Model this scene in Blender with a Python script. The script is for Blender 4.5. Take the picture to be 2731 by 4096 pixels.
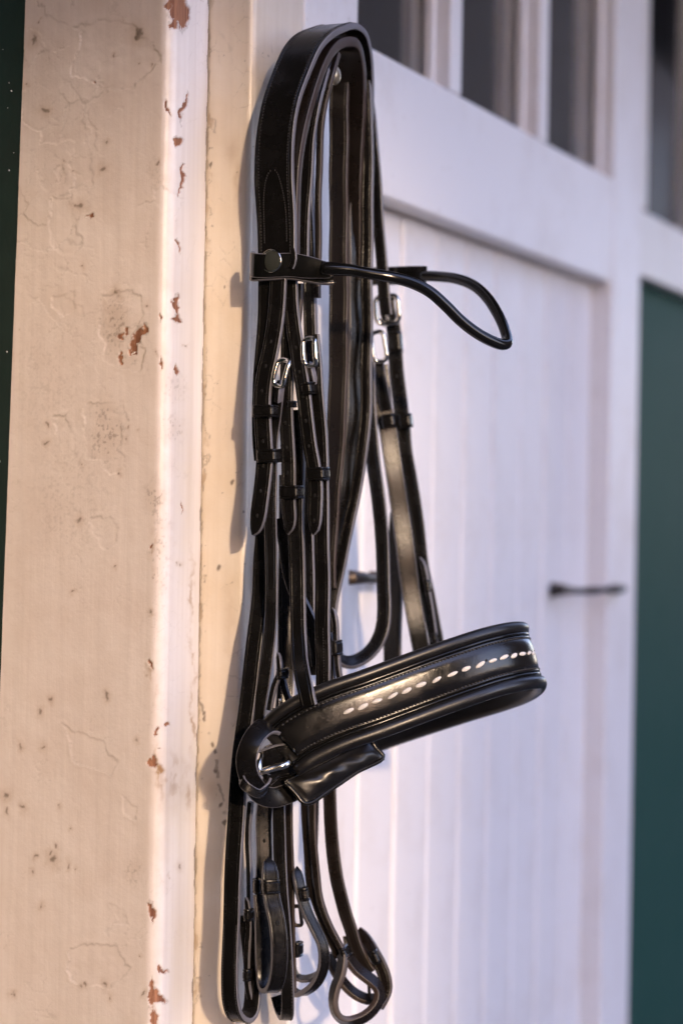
import bpy, bmesh, math, random
import numpy as np
from mathutils import Vector, Matrix

random.seed(4)
scene = bpy.context.scene
for o in list(bpy.data.objects):
    bpy.data.objects.remove(o)

# ------------------------------------------------------------------ camera
# world: X runs along the stable front (away from the camera), -Y points out of it, Z up
F_PX = 9184.0                      # focal length in photo pixels (50 mm on a 22.3 mm high frame)
AZ = math.radians(21.6)            # angle between optical axis and the stable front
ROLL = 0.016
CAM = Vector((0.0, -0.729, 1.5))
FWD = Vector((math.cos(AZ), math.sin(AZ), 0))
RGT0 = Vector((math.sin(AZ), -math.cos(AZ), 0))
UPZ = Vector((0, 0, 1))
RGT = (RGT0 * math.cos(ROLL) + UPZ * math.sin(ROLL)).normalized()
UPV = (UPZ * math.cos(ROLL) - RGT0 * math.sin(ROLL)).normalized()

cam_d = bpy.data.cameras.new('camera')
cam = bpy.data.objects.new('camera', cam_d)
scene.collection.objects.link(cam)
m = Matrix((RGT, UPV, -FWD)).transposed().to_4x4()
m.translation = CAM
cam.matrix_world = m
cam_d.sensor_fit = 'VERTICAL'
cam_d.sensor_height = 22.3
cam_d.sensor_width = 22.3
cam_d.lens = 50
cam_d.clip_start = 0.05
cam_d.clip_end = 500
cam_d.dof.use_dof = True
cam_d.dof.focus_distance = 1.738
cam_d.dof.aperture_fstop = 2.3
scene.camera = cam

# ------------------------------------------------------------------ light
SUN_EL = math.radians(15.0)
SUN_H = Vector((-0.765, -0.644, 0)).normalized()
SUN = (SUN_H * math.cos(SUN_EL) + UPZ * math.sin(SUN_EL)).normalized()
world = bpy.data.worlds.new('World')
scene.world = world
world.use_nodes = True
wn = world.node_tree
wn.nodes.clear()
sky = wn.nodes.new('ShaderNodeTexSky')
sky.sky_type = 'NISHITA'
sky.sun_disc = False
sky.sun_elevation = SUN_EL
sky.sun_rotation = math.atan2(SUN_H.x, SUN_H.y)
sky.air_density = 1.0
sky.dust_density = 0.7
sky.ozone_density = 1.6
hs = wn.nodes.new('ShaderNodeHueSaturation')
hs.inputs['Saturation'].default_value = 0.85
tint = wn.nodes.new('ShaderNodeMixRGB')
tint.blend_type = 'MULTIPLY'
tint.inputs['Fac'].default_value = 1.0
tint.inputs['Color2'].default_value = (1.05, 0.935, 1.12, 1)      # camera white balance: slightly violet shade
bg = wn.nodes.new('ShaderNodeBackground')
bg.inputs['Strength'].default_value = 0.15
wo = wn.nodes.new('ShaderNodeOutputWorld')
wn.links.new(sky.outputs[0], hs.inputs['Color'])
wn.links.new(hs.outputs[0], tint.inputs['Color1'])
wn.links.new(tint.outputs[0], bg.inputs['Color'])
wn.links.new(bg.outputs[0], wo.inputs['Surface'])
sd = bpy.data.lights.new('sun', 'SUN')
sd.energy = 0.61
sd.angle = math.radians(1.7)
sd.color = (1.0, 0.73, 0.48)
so = bpy.data.objects.new('sun', sd)
so.rotation_euler = SUN.to_track_quat('Z', 'Y').to_euler()
so.location = (-3, -4, 4)
scene.collection.objects.link(so)

scene.render.engine = 'CYCLES'
scene.view_settings.view_transform = 'Standard'
scene.view_settings.look = 'None'
scene.view_settings.gamma = 1.0
scene.view_settings.exposure = 2.50
scene.view_settings.use_curve_mapping = False


# ------------------------------------------------------------------ helpers
def P(px, py, z):
    """photo pixel + distance along the optical axis -> point in the place"""
    return CAM + z * (FWD + (px - 1365.5) / F_PX * RGT + (2048.0 - py) / F_PX * UPV)


def CV(x, y, f):
    """direction given as image right, image up, away from camera"""
    return RGT * x + UPV * y + FWD * f


def zoomer(ox, oy, s):
    return lambda x, y: (ox + x / s, oy + y / s)


Z1 = zoomer(850, 0, 1.845)
Z2 = zoomer(900, 900, 1.3067)
Z3 = zoomer(850, 1300, 1.742)
Z4 = zoomer(850, 2150, 1.568)
Z5 = zoomer(1300, 2400, 1.6505)
Z6 = zoomer(800, 3150, 1.742)
Z7 = zoomer(1000, 1000, 3.136)
Z8 = zoomer(1300, 1050, 3.136)
Z9 = zoomer(900, 2050, 2.768)
Z10 = zoomer(900, 2750, 2.24)
Z11 = zoomer(850, 3400, 3.38)
Z12 = zoomer(1200, 3500, 3.4844)
ZF = zoomer(0, 0, 1.0)

COL = scene.collection


def link(name, mesh, mat, parent=None, smooth=True, sharp=None):
    o = bpy.data.objects.new(name, mesh)
    COL.objects.link(o)
    if mat is not None:
        mesh.materials.append(mat)
    if parent is not None:
        o.parent = parent
        # meshes are written in world coordinates: bring them into the parent's frame
        off = world_loc(parent)
        mesh.transform(Matrix.Translation(-off))
    if smooth:
        mesh.polygons.foreach_set('use_smooth', [True] * len(mesh.polygons))
        if sharp: mesh.set_sharp_from_angle(angle=sharp)
    return o


def world_loc(o):
    v = Vector(o.location)
    while o.parent is not None:
        o = o.parent
        v = v + Vector(o.location)
    return v


def empty(name, loc, label=None, cat=None, group=None):
    o = bpy.data.objects.new(name, None)
    o.empty_display_size = 0.05
    o.location = loc
    COL.objects.link(o)
    tag(o, label, cat, group)
    return o


def tag(o, label=None, cat=None, group=None, kind=None):
    if label: o['label'] = label
    if cat: o['category'] = cat
    if group: o['group'] = group
    if kind: o['kind'] = kind
    return o


def mesh_from(verts, faces, name='m'):
    me = bpy.data.meshes.new(name)
    me.from_pydata([tuple(v) for v in verts], [], faces)
    me.update()
    return me


def catmull(pts, step):
    """centripetal-ish Catmull-Rom through n-vectors, resampled by length of the first 3 comps"""
    A = [np.array(p, float) for p in pts]
    if len(A) == 2:
        A = [A[0], (A[0] + A[1]) / 2, A[1]]
    ext = [2 * A[0] - A[1]] + A + [2 * A[-1] - A[-2]]
    dense = []
    for i in range(1, len(ext) - 2):
        p0, p1, p2, p3 = ext[i - 1], ext[i], ext[i + 1], ext[i + 2]
        def kn(a, b):
            return max(np.linalg.norm((b - a)[:3]), 1e-6) ** 0.5
        t0 = 0.0; t1 = t0 + kn(p0, p1); t2 = t1 + kn(p1, p2); t3 = t2 + kn(p2, p3)
        for k in range(24):
            t = t1 + (t2 - t1) * k / 24
            a1 = (t1 - t) / (t1 - t0) * p0 + (t - t0) / (t1 - t0) * p1
            a2 = (t2 - t) / (t2 - t1) * p1 + (t - t1) / (t2 - t1) * p2
            a3 = (t3 - t) / (t3 - t2) * p2 + (t - t2) / (t3 - t2) * p3
            b1 = (t2 - t) / (t2 - t0) * a1 + (t - t0) / (t2 - t0) * a2
            b2 = (t3 - t) / (t3 - t1) * a2 + (t - t1) / (t3 - t1) * a3
            dense.append((t2 - t) / (t2 - t1) * b1 + (t - t1) / (t2 - t1) * b2)
    dense.append(A[-1])
    D = np.array(dense)
    L = np.concatenate([[0], np.cumsum(np.linalg.norm(np.diff(D[:, :3], axis=0), axis=1))])
    n = max(3, int(round(L[-1] / step)) + 1)
    s = np.linspace(0, L[-1], n)
    return np.stack([np.interp(s, L, D[:, k]) for k in range(D.shape[1])], axis=1), s


def strap_section(w, t, groove=True):
    """flat strap, tooled line near both edges, small rounded arrises, slightly domed edges"""
    a, b = w / 2, t / 2
    r = min(0.0009, b * 0.5)
    g = min(0.0024, a * 0.42)
    q = 0.00028
    def corner(sx, sy, k=3):
        out = []
        for i in range(k + 1):
            an = math.pi / 2 * i / k
            out.append((an, r * math.cos(an), r * math.sin(an)))
        return [(sx * (a - r + cx), sy * (b - r + cy)) for _, cx, cy in out]
    fr = [(-a + r, b), (-a + r + 0.0003, b)]
    if groove:
        fr += [(-a + g - 0.0006, b), (-a + g - 0.0003, b), (-a + g, b - q), (-a + g + 0.0003, b), (-a + g + 0.0006, b)]
        fr += [(a - g - 0.0006, b), (a - g - 0.0003, b), (a - g, b - q), (a - g + 0.0003, b), (a - g + 0.0006, b)]
    fr += [(a - r - 0.0003, b)]
    c1 = list(reversed(corner(1, 1)))          # (a-r,b) -> (a,b-r)
    c2 = corner(1, -1)                          # (a,-b+r) -> (a-r,-b)
    c3 = list(reversed(corner(-1, -1)))         # (-a+r,-b) -> (-a,-b+r)
    c4 = corner(-1, 1)                          # (-a,b-r) -> (-a+r,b)
    return fr + c1 + [(a + 0.0002, 0)] + c2 + c3 + [(-a - 0.0002, 0)] + c4[:-1]


def frames(C, Wv, closed=False):
    n = len(C)
    T = np.zeros_like(C)
    if closed:
        T = np.roll(C, -1, 0) - np.roll(C, 1, 0)
    else:
        T[1:-1] = C[2:] - C[:-2]
        T[0] = C[1] - C[0]; T[-1] = C[-1] - C[-2]
    T /= np.linalg.norm(T, axis=1)[:, None]
    W = Wv - (Wv * T).sum(1)[:, None] * T
    W /= np.linalg.norm(W, axis=1)[:, None]
    N = np.cross(T, W)
    return T, W, N


def sweep(C, W, N, section, wscale=None, closed=False, hscale=None):
    n, k = len(C), len(section)
    S = np.array(section)
    ws = np.ones(n) if wscale is None else np.asarray(wscale)
    hsx = np.ones(n) if hscale is None else np.asarray(hscale)
    V = C[:, None, :] + (S[None, :, 0:1] * ws[:, None, None]) * W[:, None, :] + (S[None, :, 1:2] * hsx[:, None, None]) * N[:, None, :]
    verts = V.reshape(-1, 3)
    faces = []
    rows = n if closed else n - 1
    for i in range(rows):
        j = (i + 1) % n
        for c in range(k):
            d = (c + 1) % k
            faces.append((i * k + c, i * k + d, j * k + d, j * k + c))
    if not closed:
        faces.append(tuple(range(k)))
        faces.append(tuple((n - 1) * k + c for c in reversed(range(k))))
    return mesh_fix(verts, faces)


def mesh_fix(verts, faces):
    me = mesh_from(verts, faces)
    bm = bmesh.new(); bm.from_mesh(me)
    bmesh.ops.recalc_face_normals(bm, faces=bm.faces)
    bm.to_mesh(me); bm.free()
    return me


STR_INFO = {}


def strap(name, pts, w_px, parent, mat, phi=24, t=0.0042, Wc=None, tip0=None, tip1=None, step=0.004, groove=True, w_m=None, wob=0.0006):
    """flat leather strap. pts: (px,py,depth[,phi]); w_px: visible width in photo pixels"""
    zs = [p[2] for p in pts]
    zm = sum(zs) / len(zs)
    rows = []
    for i, p in enumerate(pts):
        q = P(p[0], p[1], p[2])
        if Wc is not None:
            wv = Wc[i] if isinstance(Wc, list) else Wc
            v = CV(*wv)
        else:
            ph = math.radians(p[3] if len(p) > 3 else phi)
            v = CV(math.cos(ph), 0, -math.sin(ph))
        rows.append(list(q) + list(v))
    D, s = catmull(rows, step)
    C, Wv = D[:, :3], D[:, 3:6]
    rs = np.random.RandomState(len(STR_INFO) + 7)
    a0, a1, f0, f1 = rs.rand(4)
    T, W, N = frames(C, Wv)
    C = C + N * (wob * np.sin(s * (60 + 50 * f0) + 6 * a0))[:, None]
    if w_m is None:
        ph = abs(math.radians(phi if Wc is None else 20))
        w_m = max((w_px * 1.08 * zm / F_PX - 0.6 * t * math.sin(ph)) / math.cos(ph), 0.004)
    ws = np.ones(len(C)) + 0.02 * np.sin(s * 45 + 6 * a1)
    L = s[-1]
    if tip1:
        d = np.clip((L - s) / tip1, 0, 1); ws = ws * np.clip(np.sqrt(1 - (1 - d) ** 2) * 0.97 + 0.03, 0.05, 1)
    if tip0:
        d = np.clip(s / tip0, 0, 1); ws = ws * np.clip(np.sqrt(1 - (1 - d) ** 2) * 0.97 + 0.03, 0.05, 1)
    # normal must look at the camera at the first point
    if np.dot(N[0], np.array(CAM) - C[0]) < 0:
        N = -N
    me = sweep(C, W, N, strap_section(w_m, t, groove), ws)
    sec = strap_section(w_m, t, groove)
    lim = w_m / 2 - 0.75 * min(0.0009, t * 0.25)
    k = len(sec)
    is_edge = [abs(sec[c][0]) > lim and abs(sec[(c + 1) % k][0]) > lim and sec[c][0] * sec[(c + 1) % k][0] > 0 for c in range(k)]
    mi = np.zeros(len(me.polygons), np.int32)
    mi[:(len(C) - 1) * k] = np.tile(np.array(is_edge, np.int32), len(C) - 1)
    o = link(name, me, mat, parent, sharp=0.62)
    me.materials.append(M_EDGE_B if mat is M_LINING else M_EDGE)
    me.polygons.foreach_set('material_index', mi)
    STR_INFO[o.name] = (C, W, N, s, w_m, t)
    return o


def edges(zf, rows, z, dz=None):
    """rows (xl, xr, y[, depth]) in zoom coords -> centre points, mean width"""
    pts, ws = [], []
    for r in rows:
        x0, y0 = zf(r[0], r[2]); x1, _ = zf(r[1], r[2])
        zz = r[3] if len(r) > 3 else z
        pts.append(((x0 + x1) / 2, y0, zz)); ws.append(x1 - x0)
    return pts, ws


def tube(name, pts3, r, parent, mat, closed=False, step=0.0015, n=10, rscale=None, flat=1.0):
    D, s = catmull([list(p) for p in pts3] + ([list(pts3[0])] if closed else []), step)
    C = D[:, :3]
    if closed: C = C[:-1]; s = s[:-1]
    T = np.gradient(C, axis=0)
    T /= np.linalg.norm(T, axis=1)[:, None]
    # parallel transport
    ref = np.array([0.3, 0.5, 0.81])
    W = np.zeros_like(C)
    v = ref - (ref @ T[0]) * T[0]; v /= np.linalg.norm(v)
    for i in range(len(C)):
        v = v - (v @ T[i]) * T[i]; v /= np.linalg.norm(v); W[i] = v
    N = np.cross(T, W)
    sec = [(r * math.cos(2 * math.pi * k / n), flat * r * math.sin(2 * math.pi * k / n)) for k in range(n)]
    rs = np.ones(len(C)) if rscale is None else np.interp(s, np.linspace(0, s[-1], len(rscale)), rscale)
    me = sweep(C, W, N, sec, rs, closed, rs)
    o = link(name, me, mat, parent)
    STR_INFO[o.name] = (C, W, N, s, r, r)
    return o


def rrect(a, b, r, k=5):
    pts = []
    for cx, cy, a0 in ((a - r, b - r, 0), (-a + r, b - r, 90), (-a + r, -b + r, 180), (a - r, -b + r, 270)):
        for i in range(k + 1):
            an = math.radians(a0 + 90 * i / k)
            pts.append((cx + r * math.cos(an), cy + r * math.sin(an)))
    return pts


def local_frame(px, py, z, tilt=0, phi=24):
    """origin, width dir, along-strap dir, outward normal for a piece sitting on a strap; tilt = lean of strap in image (deg, + = bottom to the right)"""
    ph, ti = math.radians(phi), math.radians(tilt)
    c = P(px, py, z)
    w0 = CV(math.cos(ph), 0, -math.sin(ph))
    t0 = CV(math.sin(ti), -math.cos(ti), 0)
    w = (w0 - w0.dot(t0) * t0).normalized()
    n = w.cross(t0)
    if n.dot(CAM - c) < 0: n = -n
    return c, w, t0.normalized(), n.normalized()


def keeper(px, py, z, wpx, hpx, parent, mat, tilt=0, phi=24, depth=0.009, t=0.0017, name='keeper'):
    """leather loop round a strap"""
    c, w, tt, n = local_frame(px, py, z, tilt, phi)
    k = z / F_PX
    ph = math.radians(phi)
    w_m = max((wpx * k - depth * abs(math.sin(ph))) / math.cos(ph), 0.006)
    h = hpx * k
    ring = rrect(w_m / 2 - t / 2, depth / 2 - t / 2, min(0.002, depth / 3), 4)
    C = np.array([list(c + w * x + n * (y)) for x, y in ring])
    Wv = np.tile(np.array(list(tt)), (len(C), 1))
    T, W, N = frames(C, Wv, True)
    out = C - np.array(list(c))
    if (N * out).sum() < 0: N = -N
    a, b = h / 2, t / 2
    sec = [(-a + 0.0003, b * 0.7), (-a + 0.0012, b), (-a + 0.0019, b - 0.0006), (-a + 0.0026, b), (a - 0.0026, b), (a - 0.0019, b - 0.0006), (a - 0.0012, b), (a - 0.0003, b * 0.7), (a, 0), (a, -b), (-a, -b), (-a, 0)]
    me = sweep(C, W, N, sec, None, True)
    return link(name, me, mat, parent, sharp=0.62)


def buckle(px, py, z, wpx, hpx, parent, mat, tilt=0, phi=24, r=0.0013, tongue=True, bow=0.002):
    c, w, tt, n = local_frame(px, py, z, tilt, phi)
    k = z / F_PX
    a = max(wpx * k / math.cos(math.radians(phi)) / 2 - r, 0.003)
    b = hpx * k / 2 - r
    pts = [c + w * x - tt * y + n * (bow * (1 - (y / b) ** 2)) for x, y in rrect(a, b, min(a * 0.8, b * 0.5), 6)]
    o = tube('buckle', pts, r, parent, mat, closed=True, step=0.001, n=10, flat=1.0)
    if tongue:
        tube('tongue', [c + tt * (b * 0.75) + n * 0.001, c + n * 0.003, c - tt * (b * 0.98) + n * 0.0025], r * 0.7, parent, mat, step=0.002, n=8)
        tube('bar', [c - w * a + tt * (b * 0.72), c + w * a + tt * (b * 0.72)], r * 0.8, parent, mat, step=0.004, n=8)
    return o


def ellipsoids(name, items, parent, mat, seg=6, rings=4, kind=None):
    """items: (centre, dirs (u,v,n), radii) joined in one mesh"""
    verts, faces = [], []
    for c, (u, v, n), (ru, rv, rn) in items:
        b0 = len(verts)
        verts.append(Vector(c) + u * ru)
        for i in range(1, rings):
            th = math.pi * i / rings
            for j in range(seg):
                ph = 2 * math.pi * j / seg
                verts.append(Vector(c) + u * (ru * math.cos(th)) + v * (rv * math.sin(th) * math.cos(ph)) + n * (rn * math.sin(th) * math.sin(ph)))
        verts.append(Vector(c) - u * ru)
        e = len(verts) - 1
        for j in range(seg):
            faces.append((b0, b0 + 1 + j, b0 + 1 + (j + 1) % seg))
            for i in range(rings - 2):
                p = b0 + 1 + i * seg
                faces.append((p + j, p + seg + j, p + seg + (j + 1) % seg, p + (j + 1) % seg))
            p = b0 + 1 + (rings - 2) * seg
            faces.append((e, p + (j + 1) % seg, p + j))
    o = link(name, mesh_fix(verts, faces), mat, parent)
    if kind: o['kind'] = kind
    return o


def box(x0, x1, y0, y1, z0, z1, bev=0.0):
    bm = bmesh.new()
    bmesh.ops.create_cube(bm, size=1.0)
    for v in bm.verts:
        v.co = Vector(((x0 + x1) / 2 + v.co.x * (x1 - x0), (y0 + y1) / 2 + v.co.y * (y1 - y0), (z0 + z1) / 2 + v.co.z * (z1 - z0)))
    if bev:
        bmesh.ops.bevel(bm, geom=list(bm.edges), offset=bev, segments=2, affect='EDGES', profile=0.5)
    me = bpy.data.meshes.new('m'); bm.to_mesh(me); bm.free()
    return me


# ------------------------------------------------------------------ materials
def mat_new(name):
    mt = bpy.data.materials.new(name); mt.use_nodes = True
    nt = mt.node_tree
    b = nt.nodes['Principled BSDF']
    return mt, nt, b


def N_(nt, typ, **kw):
    n = nt.nodes.new(typ)
    for k, v in kw.items():
        if k.startswith('_'):
            setattr(n, k[1:], v)
        else:
            n.inputs[k].default_value = v
    return n


def leather(name, col, rough, rvar=0.08, grain=900, bump=0.12, coat=0.0, spec=0.5, wrinkle=0.0):
    mt, nt, b = mat_new(name)
    L = nt.links.new
    tc = N_(nt, 'ShaderNodeTexCoord')
    n1 = N_(nt, 'ShaderNodeTexNoise', Scale=grain, Detail=3.0)
    n2 = N_(nt, 'ShaderNodeTexNoise', Scale=60.0, Detail=4.0, Roughness=0.6)
    L(tc.outputs['Object'], n1.inputs['Vector']); L(tc.outputs['Object'], n2.inputs['Vector'])
    mr = N_(nt, 'ShaderNodeMapRange'); mr.inputs['From Min'].default_value = 0.3; mr.inputs['From Max'].default_value = 0.7
    mr.inputs['To Min'].default_value = rough - rvar; mr.inputs['To Max'].default_value = rough + rvar
    L(n2.outputs['Fac'], mr.inputs['Value']); L(mr.outputs[0], b.inputs['Roughness'])
    cr = N_(nt, 'ShaderNodeMixRGB'); cr.inputs['Color1'].default_value = (*[c * 0.8 for c in col], 1); cr.inputs['Color2'].default_value = (*[c * 1.3 for c in col], 1)
    L(n2.outputs['Fac'], cr.inputs['Fac']); L(cr.outputs[0], b.inputs['Base Color'])
    bp = N_(nt, 'ShaderNodeBump', Strength=bump, Distance=0.0006)
    L(n1.outputs['Fac'], bp.inputs['Height']); L(bp.outputs[0], b.inputs['Normal'])
    if wrinkle:
        n3 = N_(nt, 'ShaderNodeTexNoise', Scale=170.0, Detail=5.0, Roughness=0.62, Distortion=0.8)
        L(tc.outputs['Object'], n3.inputs['Vector'])
        b2 = N_(nt, 'ShaderNodeBump', Strength=wrinkle, Distance=0.002)
        L(n3.outputs['Fac'], b2.inputs['Height']); L(bp.outputs[0], b2.inputs['Normal']); L(b2.outputs[0], b.inputs['Normal'])
    b.inputs['Specular IOR Level'].default_value = spec
    b.inputs['Coat Weight'].default_value = coat
    b.inputs['Coat Roughness'].default_value = 0.18
    return mt


M_LEATHER = leather('black_leather', (0.005, 0.0046, 0.0046), 0.25, 0.09, bump=0.12, grain=1300, spec=0.36, wrinkle=0.05)
M_BAND = leather('noseband_leather', (0.005, 0.0046, 0.0046), 0.21, 0.08, bump=0.14, grain=1100, spec=0.5, wrinkle=0.06)
M_EDGE = leather('strap_edge_sky_sheen', (0.11, 0.106, 0.12), 0.44, 0.08, bump=0.10, grain=1500, spec=0.8)  # grey edge finish, lightened to carry the sky's sheen in its colour
M_EDGE_B = leather('brown_strap_edge', (0.038, 0.025, 0.020), 0.46, 0.08, bump=0.10, grain=1500, spec=0.6)
M_LINING = leather('brown_black_lining', (0.009, 0.0066, 0.0056), 0.30, bump=0.08, spec=0.35)
M_PATENT = leather('polished_leather', (0.004, 0.004, 0.004), 0.14, 0.03, bump=0.04, coat=0.0, spec=0.4)
M_PAD = leather('soft_padded_leather', (0.006, 0.0054, 0.0054), 0.36, bump=0.07, grain=500, wrinkle=0.05)
M_THREAD = leather('black_thread', (0.02, 0.018, 0.017), 0.5, bump=0.0)


def simple(name, col, rough=0.5, metal=0.0, noise=None, bump=0.0, nscale=30.0):
    mt, nt, b = mat_new(name)
    L = nt.links.new
    b.inputs['Base Color'].default_value = (*col, 1)
    b.inputs['Roughness'].default_value = rough
    b.inputs['Metallic'].default_value = metal
    if noise or bump:
        tc = N_(nt, 'ShaderNodeTexCoord')
        n1 = N_(nt, 'ShaderNodeTexNoise', Scale=nscale, Detail=6.0, Roughness=0.6)
        L(tc.outputs['Object'], n1.inputs['Vector'])
        if noise:
            cr = N_(nt, 'ShaderNodeMixRGB'); cr.inputs['Color1'].default_value = (*col, 1); cr.inputs['Color2'].default_value = (*noise, 1)
            rp = N_(nt, 'ShaderNodeMapRange'); rp.inputs['From Min'].default_value = 0.35; rp.inputs['From Max'].default_value = 0.7
            L(n1.outputs['Fac'], rp.inputs['Value']); L(rp.outputs[0], cr.inputs['Fac']); L(cr.outputs[0], b.inputs['Base Color'])
        if bump:
            bp = N_(nt, 'ShaderNodeBump', Strength=bump, Distance=0.001)
            L(n1.outputs['Fac'], bp.inputs['Height']); L(bp.outputs[0], b.inputs['Normal'])
    return mt


M_METAL = simple('bright_nickel', (0.78, 0.74, 0.66), 0.13, 1.0)
M_IRON = simple('dull_dark_iron', (0.06, 0.055, 0.05), 0.45, 0.7, (0.11, 0.08, 0.06))
M_BRASS = simple('worn_brass', (0.55, 0.47, 0.34), 0.32, 0.85, (0.35, 0.28, 0.2))
M_STUD = simple('dark_glassy_stud', (0.05, 0.055, 0.05), 0.12, 0.3)
M_THREADW = simple('white_thread', (0.72, 0.69, 0.64), 0.6, 0.0, (0.55, 0.51, 0.46), 0.3, 1500)
M_HOLE = simple('punched_hole', (0.004, 0.004, 0.004), 0.9)
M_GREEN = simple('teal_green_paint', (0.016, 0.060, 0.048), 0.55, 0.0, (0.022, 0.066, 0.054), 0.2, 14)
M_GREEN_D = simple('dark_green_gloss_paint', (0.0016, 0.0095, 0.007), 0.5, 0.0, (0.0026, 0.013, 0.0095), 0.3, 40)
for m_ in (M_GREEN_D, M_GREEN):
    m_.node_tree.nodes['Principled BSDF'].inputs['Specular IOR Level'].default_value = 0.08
M_GROUND = simple('yard_gravel', (0.075, 0.072, 0.07), 0.9, 0.0, (0.05, 0.05, 0.05), 0.5, 20)
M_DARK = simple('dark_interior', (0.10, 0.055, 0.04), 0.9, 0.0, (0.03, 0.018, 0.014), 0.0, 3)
M_BLOCK_N = simple('blocker_black', (0.030, 0.030, 0.035), 0.85, 0.0, (0.042, 0.042, 0.048), 0.2, 5)  # dull black of the unseen slabs added to block light
M_BLOCK = simple('blocker_brown', (0.045, 0.027, 0.018), 0.85, 0.0, (0.065, 0.04, 0.026), 0.2, 5)  # brown of the tall unseen slab, for warm dark pane reflections


def door_paint(name, col, col2, streak=0.5):
    """white gloss paint: brush streaks along Z, grime specks"""
    mt, nt, b = mat_new(name)
    L = nt.links.new
    tc = N_(nt, 'ShaderNodeTexCoord')
    mp = N_(nt, 'ShaderNodeMapping'); mp.inputs['Scale'].default_value = (160, 160, 3.0)
    L(tc.outputs['Object'], mp.inputs['Vector'])
    n1 = N_(nt, 'ShaderNodeTexNoise', Scale=1.0, Detail=4.0)
    L(mp.outputs[0], n1.inputs['Vector'])
    n2 = N_(nt, 'ShaderNodeTexNoise', Scale=9.0, Detail=7.0, Roughness=0.65)
    L(tc.outputs['Object'], n2.inputs['Vector'])
    n3 = N_(nt, 'ShaderNodeTexNoise', Scale=70.0, Detail=3.0)
    L(tc.outputs['Object'], n3.inputs['Vector'])
    r2 = N_(nt, 'ShaderNodeMapRange'); r2.inputs['From Min'].default_value = 0.5; r2.inputs['From Max'].default_value = 0.8
    L(n2.outputs['Fac'], r2.inputs['Value'])
    r3 = N_(nt, 'ShaderNodeMapRange'); r3.inputs['From Min'].default_value = 0.68; r3.inputs['From Max'].default_value = 0.76
    L(n3.outputs['Fac'], r3.inputs['Value'])
    m1 = N_(nt, 'ShaderNodeMixRGB'); m1.inputs['Color1'].default_value = (*col, 1); m1.inputs['Color2'].default_value = (*col2, 1)
    L(r2.outputs[0], m1.inputs['Fac'])
    m2 = N_(nt, 'ShaderNodeMixRGB'); m2.inputs['Color2'].default_value = (0.30, 0.24, 0.18, 1)
    ma = N_(nt, 'ShaderNodeMath', _operation='MULTIPLY'); ma.inputs[1].default_value = 0.35
    L(r3.outputs[0], ma.inputs[0]); L(ma.outputs[0], m2.inputs['Fac']); L(m1.outputs[0], m2.inputs['Color1'])
    L(m2.outputs[0], b.inputs['Base Color'])
    bp = N_(nt, 'ShaderNodeBump', Strength=0.25, Distance=0.0006)
    L(n1.outputs['Fac'], bp.inputs['Height']); L(bp.outputs[0], b.inputs['Normal'])
    b.inputs['Roughness'].default_value = 0.38
    return mt


M_DOOR = door_paint('white_door_paint', (0.80, 0.775, 0.77), (0.68, 0.63, 0.60))
M_FRAMEW = door_paint('white_frame_paint', (0.72, 0.69, 0.66), (0.6, 0.54, 0.48))


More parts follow.
